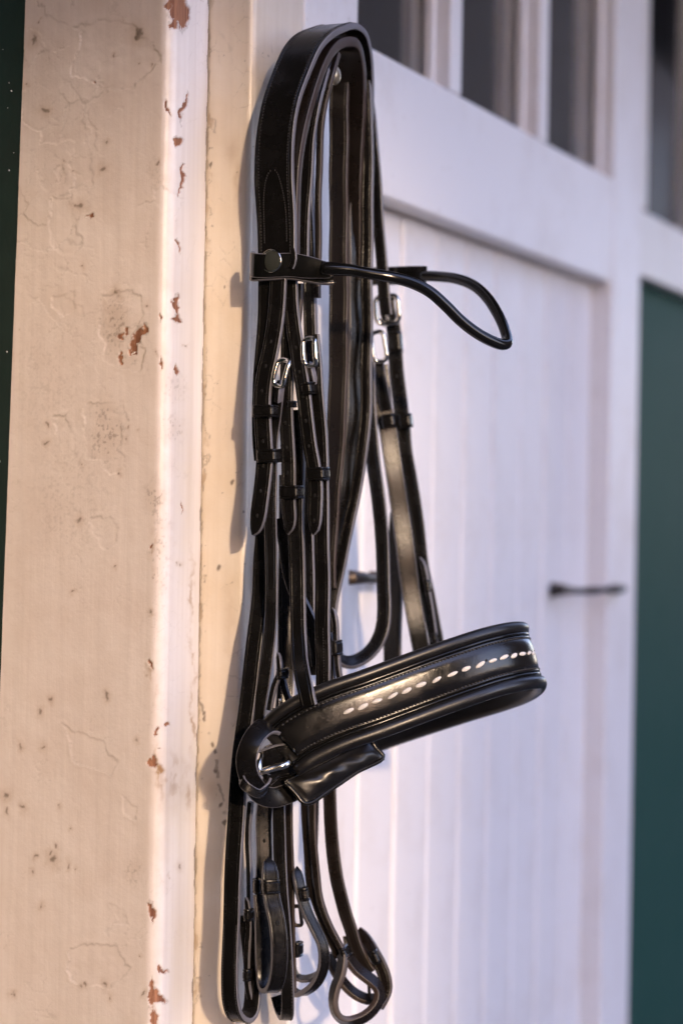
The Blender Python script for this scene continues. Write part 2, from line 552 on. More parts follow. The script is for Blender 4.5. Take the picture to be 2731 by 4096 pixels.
def worn_paint(name, col, col2, rough):
    """old paint; per-vertex wear: R bare wood, G yellow-brown stain, B dark crack/grime"""
    mt, nt, b = mat_new(name)
    L = nt.links.new
    tc = N_(nt, 'ShaderNodeTexCoord')
    at = N_(nt, 'ShaderNodeAttribute', _attribute_name='wear')
    sp = N_(nt, 'ShaderNodeSeparateColor')
    L(at.outputs['Color'], sp.inputs[0])
    mp = N_(nt, 'ShaderNodeMapping'); mp.inputs['Scale'].default_value = (420, 420, 9.0)
    L(tc.outputs['Object'], mp.inputs['Vector'])
    nw = N_(nt, 'ShaderNodeTexNoise', Scale=1.0, Detail=4.0); L(mp.outputs[0], nw.inputs['Vector'])
    nb = N_(nt, 'ShaderNodeTexNoise', Scale=22.0, Detail=8.0, Roughness=0.65); L(tc.outputs['Object'], nb.inputs['Vector'])
    nf = N_(nt, 'ShaderNodeTexNoise', Scale=420.0, Detail=3.0); L(tc.outputs['Object'], nf.inputs['Vector'])
    rb = N_(nt, 'ShaderNodeMapRange'); rb.inputs['From Min'].default_value = 0.35; rb.inputs['From Max'].default_value = 0.72
    L(nb.outputs['Fac'], rb.inputs['Value'])
    base = N_(nt, 'ShaderNodeMixRGB'); base.inputs['Color1'].default_value = (*col, 1); base.inputs['Color2'].default_value = (*col2, 1)
    L(rb.outputs[0], base.inputs['Fac'])
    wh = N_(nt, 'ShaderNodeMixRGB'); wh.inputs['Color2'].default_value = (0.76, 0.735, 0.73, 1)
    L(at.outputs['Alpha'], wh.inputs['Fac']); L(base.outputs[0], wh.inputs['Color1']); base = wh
    ms = N_(nt, 'ShaderNodeMapping'); ms.inputs['Scale'].default_value = (190, 190, 5.0)
    L(tc.outputs['Object'], ms.inputs['Vector'])
    ns = N_(nt, 'ShaderNodeTexNoise', Scale=1.0, Detail=6.0, Roughness=0.6); L(ms.outputs[0], ns.inputs['Vector'])
    rs_ = N_(nt, 'ShaderNodeMapRange'); rs_.inputs['From Min'].default_value = 0.4; rs_.inputs['From Max'].default_value = 0.75; rs_.inputs['To Max'].default_value = 0.22
    L(ns.outputs['Fac'], rs_.inputs['Value'])
    stk = N_(nt, 'ShaderNodeMixRGB'); stk.inputs['Color2'].default_value = (*[c * 0.72 for c in col2], 1)
    L(rs_.outputs[0], stk.inputs['Fac']); L(base.outputs[0], stk.inputs['Color1'])
    st = N_(nt, 'ShaderNodeMixRGB'); st.inputs['Color2'].default_value = (0.30, 0.18, 0.085, 1)
    L(stk.outputs[0], st.inputs['Color1']); L(sp.outputs[1], st.inputs['Fac'])
    dk = N_(nt, 'ShaderNodeMixRGB'); dk.inputs['Color2'].default_value = (0.075, 0.05, 0.03, 1)
    L(st.outputs[0], dk.inputs['Color1']); L(sp.outputs[2], dk.inputs['Fac'])
    wood = N_(nt, 'ShaderNodeMixRGB'); wood.inputs['Color1'].default_value = (0.33, 0.155, 0.085, 1); wood.inputs['Color2'].default_value = (0.15, 0.06, 0.035, 1)
    rw = N_(nt, 'ShaderNodeMapRange'); rw.inputs['From Min'].default_value = 0.35; rw.inputs['From Max'].default_value = 0.65
    L(nw.outputs['Fac'], rw.inputs['Value']); L(rw.outputs[0], wood.inputs['Fac'])
    fin = N_(nt, 'ShaderNodeMixRGB')
    L(sp.outputs[0], fin.inputs['Fac']); L(dk.outputs[0], fin.inputs['Color1']); L(wood.outputs[0], fin.inputs['Color2'])
    L(fin.outputs[0], b.inputs['Base Color'])
    ro = N_(nt, 'ShaderNodeMapRange'); ro.inputs['To Min'].default_value = rough; ro.inputs['To Max'].default_value = 0.85
    L(sp.outputs[0], ro.inputs['Value']); L(ro.outputs[0], b.inputs['Roughness'])
    ad = N_(nt, 'ShaderNodeMath', _operation='ADD'); L(nw.outputs['Fac'], ad.inputs[0]); L(nf.outputs['Fac'], ad.inputs[1])
    bp = N_(nt, 'ShaderNodeBump', Strength=0.35, Distance=0.0003)
    L(ad.outputs[0], bp.inputs['Height']); L(bp.outputs[0], b.inputs['Normal'])
    return mt


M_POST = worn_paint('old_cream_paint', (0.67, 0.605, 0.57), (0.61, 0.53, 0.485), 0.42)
M_JAMB = worn_paint('yellowed_cream_paint', (0.70, 0.625, 0.535), (0.65, 0.555, 0.44), 0.32)

mt, nt, b = mat_new('window_glass')
b.inputs['Base Color'].default_value = (0.9, 0.92, 0.92, 1)
b.inputs['Transmission Weight'].default_value = 1.0
b.inputs['Roughness'].default_value = 0.06
b.inputs['IOR'].default_value = 1.5
M_GLASS = mt

# ------------------------------------------------------------------ setting
g = link('ground', mesh_from([(-60, -60, 0), (60, -60, 0), (60, 60, 0), (-60, 60, 0)], [(0, 1, 2, 3)]), M_GROUND, smooth=False)
g['kind'] = 'structure'

X_POST = 1.575
Y_GRV = 0.0385
X_JAMB = 1.640
Y_POST_END = 0.176


# value noise ------------------------------------------------------
def hash2(ix, iy, seed):
    h = (ix.astype(np.int64) * 374761393 + iy.astype(np.int64) * 668265263 + seed * 1442695041) & 0x7fffffff
    h = ((h ^ (h >> 13)) * 1274126177) & 0x7fffffff
    h = (h ^ (h >> 16)) & 0x7fffffff
    return h / 0x7fffffff


def vnoise(x, y, seed=0):
    ix, iy = np.floor(x), np.floor(y)
    fx, fy = x - ix, y - iy
    fx = fx * fx * (3 - 2 * fx); fy = fy * fy * (3 - 2 * fy)
    a = hash2(ix, iy, seed); b_ = hash2(ix + 1, iy, seed); c = hash2(ix, iy + 1, seed); d = hash2(ix + 1, iy + 1, seed)
    return (a * (1 - fx) + b_ * fx) * (1 - fy) + (c * (1 - fx) + d * fx) * fy


def fbm(x, y, seed=0, oc=4):
    s, a, t = 0, 1.0, 0
    for i in range(oc):
        s = s + a * vnoise(x * 2 ** i, y * 2 ** i, seed + i); t += a; a *= 0.5
    return s / t


def worley(x, y, seed=0):
    ix, iy = np.floor(x), np.floor(y)
    d1 = np.full(x.shape, 9.0); d2 = np.full(x.shape, 9.0); idv = np.zeros(x.shape)
    for dx in (-1, 0, 1):
        for dy in (-1, 0, 1):
            cx, cy = ix + dx, iy + dy
            px = cx + hash2(cx, cy, seed); py = cy + hash2(cx, cy, seed + 51)
            d = np.hypot(x - px, y - py); h = hash2(cx, cy, seed + 99)
            nearer = d < d1
            d2 = np.where(nearer, d1, np.minimum(d2, d))
            idv = np.where(nearer, h, idv); d1 = np.where(nearer, d, d1)
    return d1, d2 - d1, idv


def sstep(a, b_, x):
    t = np.clip((x - a) / (b_ - a), 0, 1)
    return t * t * (3 - 2 * t)


def poly_sdf(px, py, poly):
    """signed distance in pixels, negative inside"""
    poly = np.array(poly, float)
    d = np.full(px.shape, 1e9); inside = np.zeros(px.shape, bool)
    n = len(poly)
    for i in range(n):
        a, b_ = poly[i], poly[(i + 1) % n]
        e = b_ - a
        wx, wy = px - a[0], py - a[1]
        t = np.clip((wx * e[0] + wy * e[1]) / (e @ e), 0, 1)
        d = np.minimum(d, np.hypot(wx - e[0] * t, wy - e[1] * t))
        c = ((a[1] > py) != (b_[1] > py)) & (px < (b_[0] - a[0]) * (py - a[1]) / (b_[1] - a[1] + 1e-9) + a[0])
        inside ^= c
    return np.where(inside, -d, d)


def to_px(V):
    rel = V - np.array(CAM)
    z = rel @ np.array(FWD)
    return 1365.5 + F_PX * (rel @ np.array(RGT)) / z, 2048 - F_PX * (rel @ np.array(UPV)) / z


def profile_points(segs, step):
    """polyline [(x,y)] with rounded corners given as dense list -> resampled (x,y) + outward normals (left-hand)"""
    A = np.array(segs, float)
    L = np.concatenate([[0], np.cumsum(np.linalg.norm(np.diff(A, axis=0), axis=1))])
    n = int(L[-1] / step) + 1
    s = np.linspace(0, L[-1], n)
    p = np.stack([np.interp(s, L, A[:, 0]), np.interp(s, L, A[:, 1])], 1)
    t = np.gradient(p, axis=0); t /= np.linalg.norm(t, axis=1)[:, None]
    nrm = np.stack([t[:, 1], -t[:, 0]], 1)
    return p, nrm, s


def grid_sheet(prof, nrm, zs, disp):
    nz, npf = len(zs), len(prof)
    V = np.zeros((nz, npf, 3))
    V[:, :, 0] = prof[None, :, 0]; V[:, :, 1] = prof[None, :, 1]; V[:, :, 2] = zs[:, None]
    V[:, :, 0] += disp * nrm[None, :, 0]; V[:, :, 1] += disp * nrm[None, :, 1]
    idx = np.arange(nz * npf).reshape(nz, npf)
    q = np.stack([idx[:-1, :-1], idx[:-1, 1:], idx[1:, 1:], idx[1:, :-1]], -1).reshape(-1, 4)
    me = bpy.data.meshes.new('sheet')
    me.vertices.add(nz * npf); me.vertices.foreach_set('co', V.reshape(-1))
    me.loops.add(q.size); me.loops.foreach_set('vertex_index', q.reshape(-1).astype(np.int32))
    me.polygons.add(len(q)); me.polygons.foreach_set('loop_start', (np.arange(len(q)) * 4).astype(np.int32))
    me.update(calc_edges=True)
    return me


def put_wear(me, R, G, B, A=None):
    n = len(me.vertices)
    at = me.color_attributes.new('wear', 'FLOAT_COLOR', 'POINT')
    buf = np.ones((n, 4), np.float32)
    buf[:, 0] = R.reshape(-1); buf[:, 1] = G.reshape(-1); buf[:, 2] = B.reshape(-1)
    buf[:, 3] = 0.0 if A is None else A.reshape(-1)
    at.data.foreach_set('color', buf.reshape(-1))


def arc(cx, cy, r, a0, a1, n=14):
    return [(cx + r * math.cos(math.radians(a0 + (a1 - a0) * i / n)), cy + r * math.sin(math.radians(a0 + (a1 - a0) * i / n))) for i in range(n + 1)]


fine = np.concatenate([np.array([0.0, 0.35, 0.7, 0.95, 1.04]), np.arange(1.06, 1.945, 0.0008), np.array([1.96, 2.1, 2.3, 2.5])])

# ---- old door post: broad face toward -X, rounded corner, narrow return toward the groove
RC = 0.011
seg = [(X_POST, Y_POST_END + 0.05)] + arc(X_POST + RC, Y_GRV + RC, RC, 180, 270) + [(X_JAMB - 0.0015, Y_GRV), (X_JAMB - 0.0005, Y_GRV + 0.004)]
# outward normal must face -X / -Y
pp, nn, ss = profile_points(seg, 0.0008)
if nn[0, 0] > 0: nn = -nn
ZZ = np.repeat(fine[:, None], len(pp), 1)
V0 = np.stack([np.repeat(pp[None, :, 0], len(fine), 0), np.repeat(pp[None, :, 1], len(fine), 0), ZZ], -1)
px, py = to_px(V0.reshape(-1, 3))
px = px.reshape(ZZ.shape); py = py.reshape(ZZ.shape)
wx = px + 26 * (fbm(px / 60, py / 60, 3) - 0.5) * 2 + 9 * (fbm(px / 14, py / 14, 9) - 0.5) * 2
wy = py + 26 * (fbm(px / 60, py / 60, 13) - 0.5) * 2 + 9 * (fbm(px / 14, py / 14, 19) - 0.5) * 2
disp = np.zeros_like(px); R = np.zeros_like(px); G = np.zeros_like(px); B = np.zeros_like(px)
# broad lumps, brush marks
disp += 0.0009 * (fbm(px / 130, py / 190, 15) - 0.5) + 0.0008 * (fbm(px / 260, py / 420, 5) - 0.5) + 0.00022 * (fbm(px / 35, py / 260, 6) - 0.5)
# thick old paint under the newest coat: plates with cracks between, mostly near the upper left
crz = sstep(0.42, 0.62, fbm(px / 230, py / 300, 31)) * np.clip(1.25 - py / 2300 - px / 2600, 0, 1)
d1, ed, idv = worley(wx / 85, wy / 120, 8)
disp += crz * 0.00055 * (idv - 0.5)
ck = (1 - sstep(0.0, 0.055, ed)) * crz * sstep(0.35, 0.6, vnoise(px / 70, py / 70, 77))
disp -= 0.0003 * ck; B = np.maximum(B, 0.16 * ck)
# fine crazing lines elsewhere
d1, ed, idv = worley(wx / 48, wy / 60, 28)
ck = (1 - sstep(0.0, 0.05, ed)) * sstep(0.55, 0.72, fbm(px / 160, py / 220, 41))
disp -= 0.00012 * ck; B = np.maximum(B, 0.12 * ck)
# flaked-off plates seen in the photo
flakes = [
    ([(300, 95), (330, 120), (312, 160), (330, 115), (310, 235), (285, 290), (292, 306), (355, 326), (405, 331), (421, 356), (490, 360), (545, 325), (604, 290), (630, 252), (648, 240), (640, 200), (618, 165), (590, 152), (552, 150), (548, 110), (420, 80)], 0.0005),
    ([(262, 420), (330, 402), (352, 410), (345, 470), (340, 515), (338, 612), (300, 618), (268, 598), (258, 520)], 0.0004),
    ([(352, 425), (420, 350), (425, 372), (372, 430), (362, 480), (378, 530), (372, 570), (388, 612), (352, 600)], 0.0004),
    ([(280, 655), (300, 628), (368, 622), (370, 742), (288, 745), (276, 700)], 0.0004),
    ([(222, 668), (252, 672), (254, 742), (218, 745)], 0.0003),
    ([(195, 810), (285, 770), (300, 880), (322, 985), (300, 1010), (200, 990)], 0.00025),
    ([(205, 1190), (300, 1180), (302, 1255), (235, 1260), (210, 1225)], 0.0003),
    ([(410, 1180), (480, 1160), (560, 1180), (570, 1260), (550, 1310), (590, 1400), (560, 1500), (420, 1460), (405, 1340)], 0.0004),
    ([(225, 1660), (262, 1655), (288, 1720), (305, 1750), (308, 1830), (285, 1848), (255, 1838), (240, 1760)], 0.0004),
    ([(330, 1640), (385, 1615), (440, 1622), (495, 1605), (506, 1680), (478, 1720), (480, 1790), (505, 1830), (508, 1870), (470, 1895), (420, 1890), (395, 1835), (350, 1820), (335, 1740)], 0.0004),
    ([(370, 2080), (380, 2160), (405, 2188), (452, 2180), (470, 2100), (440, 2060)], 0.00025),
    ([(255, 2905), (300, 2940), (420, 2955), (465, 3060), (440, 3100), (300, 3030)], 0.00022),
    ([(485, 3170), (545, 3240), (540, 3280), (500, 3260)], 0.0003),
    ([(280, 3800), (360, 3775), (480, 3790), (520, 3880), (430, 3960), (290, 3930), (262, 3860)], 0.00028),
    ([(440, 3610), (500, 3640), (512, 3700), (470, 3690)], 0.0003),
]
rim = np.zeros_like(px)
for poly, dep in flakes:
    sd_ = poly_sdf(wx, wy, poly)
    fade = 0.25 + 0.95 * sstep(0.3, 0.65, fbm(px / 150, py / 150, 67))
    disp -= 1.2 * dep * fade * (1 - sstep(-2, 2, sd_))
    edge = np.exp(-((sd_ - 0) / 3.6) ** 2)
    side = sstep(0.35, 0.6, vnoise(px / 55, py / 55, 61))
    disp += 0.00010 * np.exp(-((sd_ - 9) / 8.0) ** 2) * side
    B = np.maximum(B, 0.17 * edge * side)
    rim = np.maximum(rim, edge)
# speckled, sanded patches
for cx, cy, rx, ry, a in ((455, 1300, 45, 120, 0.8), (425, 1740, 70, 130, 0.75), (540, 3490, 40, 50, 0.5), (520, 1420, 30, 60, 0.6), (620, 2000, 40, 90, 0.7), (640, 2200, 40, 160, 0.5), (700, 1550, 40, 60, 0.4), (700, 1720, 40, 50, 0.5), (615, 690, 25, 60, 0.35), (290, 2000, 160, 260, 0.25), (200, 1500, 150, 260, 0.2)):
    m_ = np.exp(-(((wx - cx) / rx) ** 2 + ((wy - cy) / ry) ** 2) ** 1.5)
    sp_ = sstep(0.56, 0.72, fbm(px / 9, py / 13, 71, 3))
    B = np.maximum(B, 0.6 * a * m_ * sp_); G = np.maximum(G, 0.25 * a * m_)
# bare wood where paint is gone
chips = [
    (705, 20, 34, 60), (725, 60, 22, 55), (662, 12, 14, 18), (690, 95, 12, 20), (738, 415, 7, 42), (731, 455, 6, 28), (722, 565, 16, 24), (728, 705, 9, 28), (724, 745, 6, 38), (733, 670, 5, 12), (713, 988, 5, 36), (712, 1185, 6, 14), (706, 1225, 8, 42), (706, 1280, 14, 14), (676, 432, 5, 22), (642, 1450, 5, 26), (648, 1275, 5, 12), (708, 1482, 9, 16), (560, 1335, 24, 24), (585, 1325, 16, 18), (545, 1370, 14, 34), (540, 1408, 20, 10), (478, 1352, 12, 16), (500, 1330, 6, 14), (480, 1435, 8, 20), (525, 1405, 12, 14),
    (625, 3040, 10, 22), (606, 3045, 12, 14), (668, 2890, 10, 10), (632, 2920, 6, 14), (612, 3640, 12, 34), (604, 3610, 5, 8), (614, 3680, 5, 12), (600, 3975, 10, 48), (625, 3985, 26, 26), (650, 4000, 20, 18), (660, 3880, 14, 10), (640, 3875, 8, 14), (610, 4075, 14, 40), (715, 2020, 4, 24), (600, 2180, 5, 10), (618, 2660, 7, 18), (345, 870, 5, 6), (360, 866, 9, 11), (385, 335, 5, 7),
]
for cx, cy, rx, ry in chips:
    d = np.sqrt(((wx - cx) / (rx * 1.1)) ** 2 + ((wy - cy) / (ry * 1.1)) ** 2) + 0.35 * (fbm(px / 5, py / 22, 83, 3) - 0.5)
    c = 1 - sstep(0.85, 1.02, d)
    R = np.maximum(R, c); disp -= 0.0004 * c
    B = np.maximum(B, 0.35 * np.exp(-((d - 1.1) / 0.12) ** 2))
# nail heads, spots, dirt
spots = [(137, 155, 9), (557, 135, 12), (318, 822, 7), (305, 825, 6), (405, 670, 7), (423, 565, 6), (820, 0, 1), (175, 440, 9), (188, 440, 7), (640, 655, 4), (472, 1165, 6), (328, 1055, 3), (502, 1765, 4), (513, 1708, 4), (440, 1795, 4), (195, 1775, 5), (195, 1700, 5), (492, 1888, 4), (320, 2088, 8), (330, 1860, 3), (293, 2365, 5), (206, 2800, 5), (550, 2970, 4), (20, 3190, 8), (100, 3228, 6), (25, 3245, 6), (211, 3437, 8), (196, 3420, 5), (225, 3385, 5), (142, 3427, 4), (171, 3618, 5), (325, 3945, 5), (345, 3938, 4), (437, 3995, 6), (80, 2985, 5), (180, 2990, 5), (153, 2852, 6), (720, 3460, 5), (133, 3487, 5), (411, 3945, 5), (50, 3990, 5), (572, 3975, 4), (275, 3452, 5), (430, 2785, 5), (605, 2452, 4), (715, 2260, 3), (730, 2265, 3)]
rs = np.random.RandomState(11)
for i in range(22):
    spots.append((rs.uniform(20, 760), rs.uniform(0, 4096), rs.uniform(1.5, 4)))
for cx, cy, r in spots:
    d = np.hypot(wx - cx, (wy - cy) * 0.75)
    c = 1 - sstep(r * 0.6, r * 1.5, d)
    B = np.maximum(B, 0.62 * c); G = np.maximum(G, 0.35 * np.exp(-(d / (r * 3)) ** 2))
# orange-brown runs on the corner bead
for cx, cy, rx, ry, a in ((640, 3080, 16, 90, 0.8), (700, 3110, 28, 90, 0.35), (745, 3160, 18, 70, 0.4), (620, 2780, 14, 40, 0.4), (605, 2690, 10, 60, 0.45), (610, 2200, 14, 90, 0.4), (765, 2850, 8, 120, 0.6), (770, 2400, 8, 160, 0.45), (770, 2650, 8, 100, 0.5)):
    m_ = np.exp(-(((wx - cx) / rx) ** 2 + ((wy - cy) / ry) ** 2))
    G = np.maximum(G, a * m_ * (0.3 + 1.1 * sstep(0.4, 0.65, fbm(px / 18, py / 40, 91))))
disp -= 0.0006 * sstep(0.6, 0.9, R)
# groove edge: dark ragged
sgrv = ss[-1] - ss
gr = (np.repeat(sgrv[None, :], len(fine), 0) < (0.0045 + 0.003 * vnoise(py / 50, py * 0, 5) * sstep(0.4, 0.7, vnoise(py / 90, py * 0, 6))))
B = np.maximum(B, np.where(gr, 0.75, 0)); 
post = empty('door_post', (X_POST + 0.03, Y_GRV + 0.06, 0), 'broad cream painted wooden post with cracked paint and bare wood chips', 'post')
me = grid_sheet(pp, nn, fine, disp)
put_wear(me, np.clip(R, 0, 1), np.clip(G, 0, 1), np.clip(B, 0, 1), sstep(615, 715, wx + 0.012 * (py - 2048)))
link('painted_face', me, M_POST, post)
link('post_core', box(X_POST + 0.002, X_JAMB - 0.006, Y_GRV + 0.016, Y_POST_END + 0.05, 0.001, 2.5), M_POST, post, smooth=False)

# ---- jamb: yellowed narrow face toward -X, rounded arris, front face toward -Y
RJ = 0.006
seg = [(X_JAMB, Y_GRV + 0.006)] + arc(X_JAMB + RJ, RJ, RJ, 180, 270) + [(1.7375, 0.0), (1.7385, 0.004)]
pp, nn, ss = profile_points(seg, 0.0009)
if nn[0, 0] > 0: nn = -nn
ZZ = np.repeat(fine[:, None], len(pp), 1)
V0 = np.stack([np.repeat(pp[None, :, 0], len(fine), 0), np.repeat(pp[None, :, 1], len(fine), 0), ZZ], -1)
px, py = to_px(V0.reshape(-1, 3)); px = px.reshape(ZZ.shape); py = py.reshape(ZZ.shape)
wx = px + 14 * (fbm(px / 40, py / 40, 103) - 0.5) * 2; wy = py + 14 * (fbm(px / 40, py / 40, 113) - 0.5) * 2
disp = 0.0007 * (fbm(px / 200, py / 500, 105) - 0.5) + 0.00018 * (fbm(px / 30, py / 240, 106) - 0.5)
R = np.zeros_like(px); G = np.zeros_like(px); B = np.zeros_like(px)
d1, ed, idv = worley(wx / 60, wy / 90, 128)
ck = (1 - sstep(0.0, 0.05, ed)) * sstep(0.55, 0.7, fbm(px / 120, py / 200, 141))
disp -= 0.00015 * ck; B = np.maximum(B, 0.25 * ck)
# ragged flaking beside the groove
dg = np.repeat(ss[None, :], len(fine), 0)
rag = 0.0012 + 0.006 * sstep(0.52, 0.75, fbm(wy / 70, wx / 40, 145)) + 0.0012 * vnoise(py / 9, py * 0, 146)
fl = 1 - sstep(rag * 0.85 + 0.003, rag + 0.0045, dg)
disp -= 0.0004 * fl
B = np.maximum(B, 0.5 * np.exp(-((dg - rag - 0.0045) / 0.0006) ** 2) * sstep(0.3, 0.6, vnoise(py / 30, px * 0, 147)))
B = np.maximum(B, 0.85 * (dg < 0.0035 + 0.0015 * vnoise(py / 20, py * 0, 148)))
G = np.maximum(G, 0.5 * fl * sstep(0.4, 0.7, fbm(px / 20, py / 60, 149)))
for cx, cy, rx, ry, a in ((930, 600, 22, 50, 0.35), (945, 720, 12, 90, 0.3), (900, 1700, 60, 300, 0.12), (850, 3150, 30, 40, 0.25), (920, 2500, 20, 200, 0.22)):
    m_ = np.exp(-(((wx - cx) / rx) ** 2 + ((wy - cy) / ry) ** 2)); G = np.maximum(G, a * m_)
for cx, cy, r in ((846, 660, 5), (826, 915, 4), (845, 595, 3), (925, 1928, 6), (882, 2275, 8), (815, 2850, 6), (818, 2875, 7), (850, 2975, 6), (857, 3010, 6), (868, 3080, 6), (885, 3220, 7), (895, 3290, 6), (973, 2047, 4), (905, 1145, 3)):
    d = np.hypot(wx - cx, (wy - cy) * 0.6); c = 1 - sstep(r * 0.6, r * 1.6, d)
    B = np.maximum(B, 0.8 * c)
for i in range(60):
    cx, cy, r = rs.uniform(800, 1190), rs.uniform(0, 4096), rs.uniform(1.2, 3.2)
    d = np.hypot(wx - cx, wy - cy); B = np.maximum(B, 0.6 * (1 - sstep(r * 0.6, r * 1.6, d)))
# crack running down right of the groove at mid-low height
ln = poly_sdf(wx, wy, [(770, 2765), (800, 2800), (822, 2880), (826, 2884), (804, 2798), (776, 2760)])
B = np.maximum(B, 0.6 * (1 - sstep(0, 5, ln)))
ln = poly_sdf(wx, wy, [(838, 2930), (860, 3040), (900, 3260), (906, 3262), (868, 3045), (846, 2932)])
B = np.maximum(B, 0.55 * (1 - sstep(-1, 5, ln)) * sstep(0.35, 0.6, vnoise(py / 25, px * 0, 151)))
jamb = empty('door_jamb', ((X_JAMB + 1.738) / 2, 0.03, 0), 'narrow yellowed cream door jamb with rounded edge behind the bridle', 'door jamb')
me = grid_sheet(pp, nn, fine, disp)
put_wear(me, R, np.clip(G, 0, 1), np.clip(B, 0, 1))
link('painted_face', me, M_JAMB, jamb)
link('jamb_core', box(X_JAMB + 0.004, 1.7365, 0.008, 0.12, 0.001, 2.5), M_JAMB, jamb, smooth=False)

# ---- door ---------------------------------------------------------
DX0, DX1 = 1.742, 2.862
SX0, SX1 = 1.863, 2.727
ZR0, ZR1 = 1.785, 1.912
door = empty('stable_door', ((DX0 + DX1) / 2, 0.03, 0), 'white boarded stable door with three glazed panes above', 'door')


def part(name, me, mat, parent, smooth=False):
    return link(name, me, mat, parent, smooth)


part('stile', box(DX0, SX0, 0.0, 0.05, 0.02, 2.42, 0.0025), M_DOOR, door)
part('stile', box(SX1, DX1, 0.0, 0.05, 0.02, 2.42, 0.0025), M_DOOR, door)
part('lock_rail', box(SX0 + 0.0004, SX1 - 0.0004, 0.0006, 0.048, ZR0, ZR1, 0.003), M_DOOR, door)
part('top_rail', box(SX0 + 0.0004, SX1 - 0.0004, 0.0006, 0.048, 2.30, 2.418, 0.003), M_DOOR, door)
part('bottom_rail', box(SX0 + 0.0004, SX1 - 0.0004, 0.0006, 0.048, 0.022, 0.2, 0.003), M_DOOR, door)
mx = [(2.113, 2.147), (2.411, 2.446)]
for a, b_ in mx:
    part('glazing_bar', box(a, b_, 0.001, 0.045, ZR1 + 0.0004, 2.2996, 0.002), M_DOOR, door)
wins = [(SX0, mx[0][0]), (mx[0][1], mx[1][0]), (mx[1][1], SX1)]
for a, b_ in wins:
    pn = part('window_pane', box(a + 0.0005, b_ - 0.0005, 0.027, 0.030, ZR1 + 0.0005, 2.2995), M_GLASS, door)
    # far-side glazing bead seen inside each opening
    part('glazing_bead', box(b_ - 0.009, b_ - 0.0003, 0.0165, 0.0265, ZR1 + 0.0008, 2.299, 0.002), M_DOOR, pn)
    part('glazing_bead', box(a + 0.0003, a + 0.009, 0.0165, 0.0265, ZR1 + 0.0008, 2.299, 0.002), M_DOOR, pn)
nb_ = 9
pitch = (SX1 - SX0) / nb_
board_me = None
for i in range(nb_):
    x0 = SX0 + i * pitch
    me = box(-pitch / 2 + 0.0006, pitch / 2 - 0.0006, 0.0, 0.016, 0.2005, ZR0 - 0.0005, 0.0055) if board_me is None else board_me
    if board_me is None:
        board_me = me; me.materials.append(M_DOOR)
    o = bpy.data.objects.new('board', me); COL.objects.link(o); o.parent = door
    o.location = Vector((x0 + pitch / 2, 0.026 + 0.0006 * math.sin(i * 2.3), 0)) - Vector(door.location)
part('board_backing', box(SX0 + 0.0006, SX1 - 0.0006, 0.0432, 0.0478, 0.2006, ZR0 - 0.0006), M_DOOR, door)

# slide bolt near the far stile, handle bar near the bridle
def at_y(px, py, Y):
    d = FWD + (px - 1365.5) / F_PX * RGT + (2048.0 - py) / F_PX * UPV
    return CAM + d * ((Y - CAM.y) / d.y)


bolt = tube('bolt', [at_y(2232, 2356, 0.012), at_y(2290, 2362, 0.010), at_y(2370, 2362, 0.002), at_y(2430, 2358, -0.007), at_y(2492, 2354, -0.007)], 0.0040, door, M_IRON, step=0.004, n=10, rscale=[1.7, 1.5, 1.0, 0.9, 1.25, 0.8, 1.0, 1.35, 1.2])
pb = at_y(2250, 2360, 0.012); pb.y = 0.0
tube('bolt_mount', [pb + Vector((0, 0.030, 0)), pb + Vector((0, 0.012, 0))], 0.0075, bolt, M_IRON, step=0.004, n=12, rscale=[1.5, 1.0, 0.9])
pb = at_y(2462, 2356, -0.007); pb.y = 0.0
tube('bolt_mount', [pb + Vector((0, 0.004, 0)), pb + Vector((0, -0.010, 0))], 0.006, bolt, M_IRON, step=0.004, n=12)
hb = tube('handle_bar', [at_y(1396, 2310, 0.008), at_y(1450, 2312, 0.004), at_y(1500, 2315, 0.004), at_y(1560, 2318, 0.006)], 0.0042, door, M_IRON, step=0.004, n=10, rscale=[1.6, 1.3, 1, 1, 1, 1.1])
for xx in (1400, 1555):
    pb = at_y(xx, 2311, 0.008)
    tube('handle_mount', [Vector((pb.x, 0.030, pb.z)), Vector((pb.x, 0.004, pb.z))], 0.006, hb, M_IRON, step=0.004, n=10)

# ---- rest of the stable front
wall = empty('green_panel', (3.4, 0.06, 0), 'teal green panel under white sill beside the white door', 'panel')
part('panel_sheet', box(2.868, 7.0, 0.030, 0.060, 0.02, 1.812, 0.002), M_GREEN, wall)
sl = part('sill', box(2.866, 7.0, 0.012, 0.062, 1.8125, 1.90, 0.004), M_FRAMEW, wall)
fr = empty('side_window', (3.2, 0.05, 1.90), 'white framed window over the green panel', 'window')
part('window_post', box(2.866, 2.935, 0.010, 0.06, 1.9005, 2.42, 0.003), M_FRAMEW, fr)
for k in range(9):
    x0 = 2.9355 + 0.43 * k
    part('window_pane', box(x0, x0 + 0.364, 0.036, 0.040, 1.9005, 2.42), M_GLASS, fr)
    part('window_post', box(x0 + 0.3645, x0 + 0.4295, 0.010, 0.06, 1.9005, 2.42, 0.003), M_FRAMEW, fr)
hd = link('header_board', box(X_POST + 0.005, 7.0, 0.004, 0.07, 2.425, 2.619, 0.003), M_FRAMEW, smooth=False)
tag(hd, 'white header board over the stable door and window', 'board')
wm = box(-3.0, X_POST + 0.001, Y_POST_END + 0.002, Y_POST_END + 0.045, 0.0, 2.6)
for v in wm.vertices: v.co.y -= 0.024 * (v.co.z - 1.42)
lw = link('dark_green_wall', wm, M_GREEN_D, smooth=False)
tag(lw, 'very dark green boarding beside the cream post', 'wall')
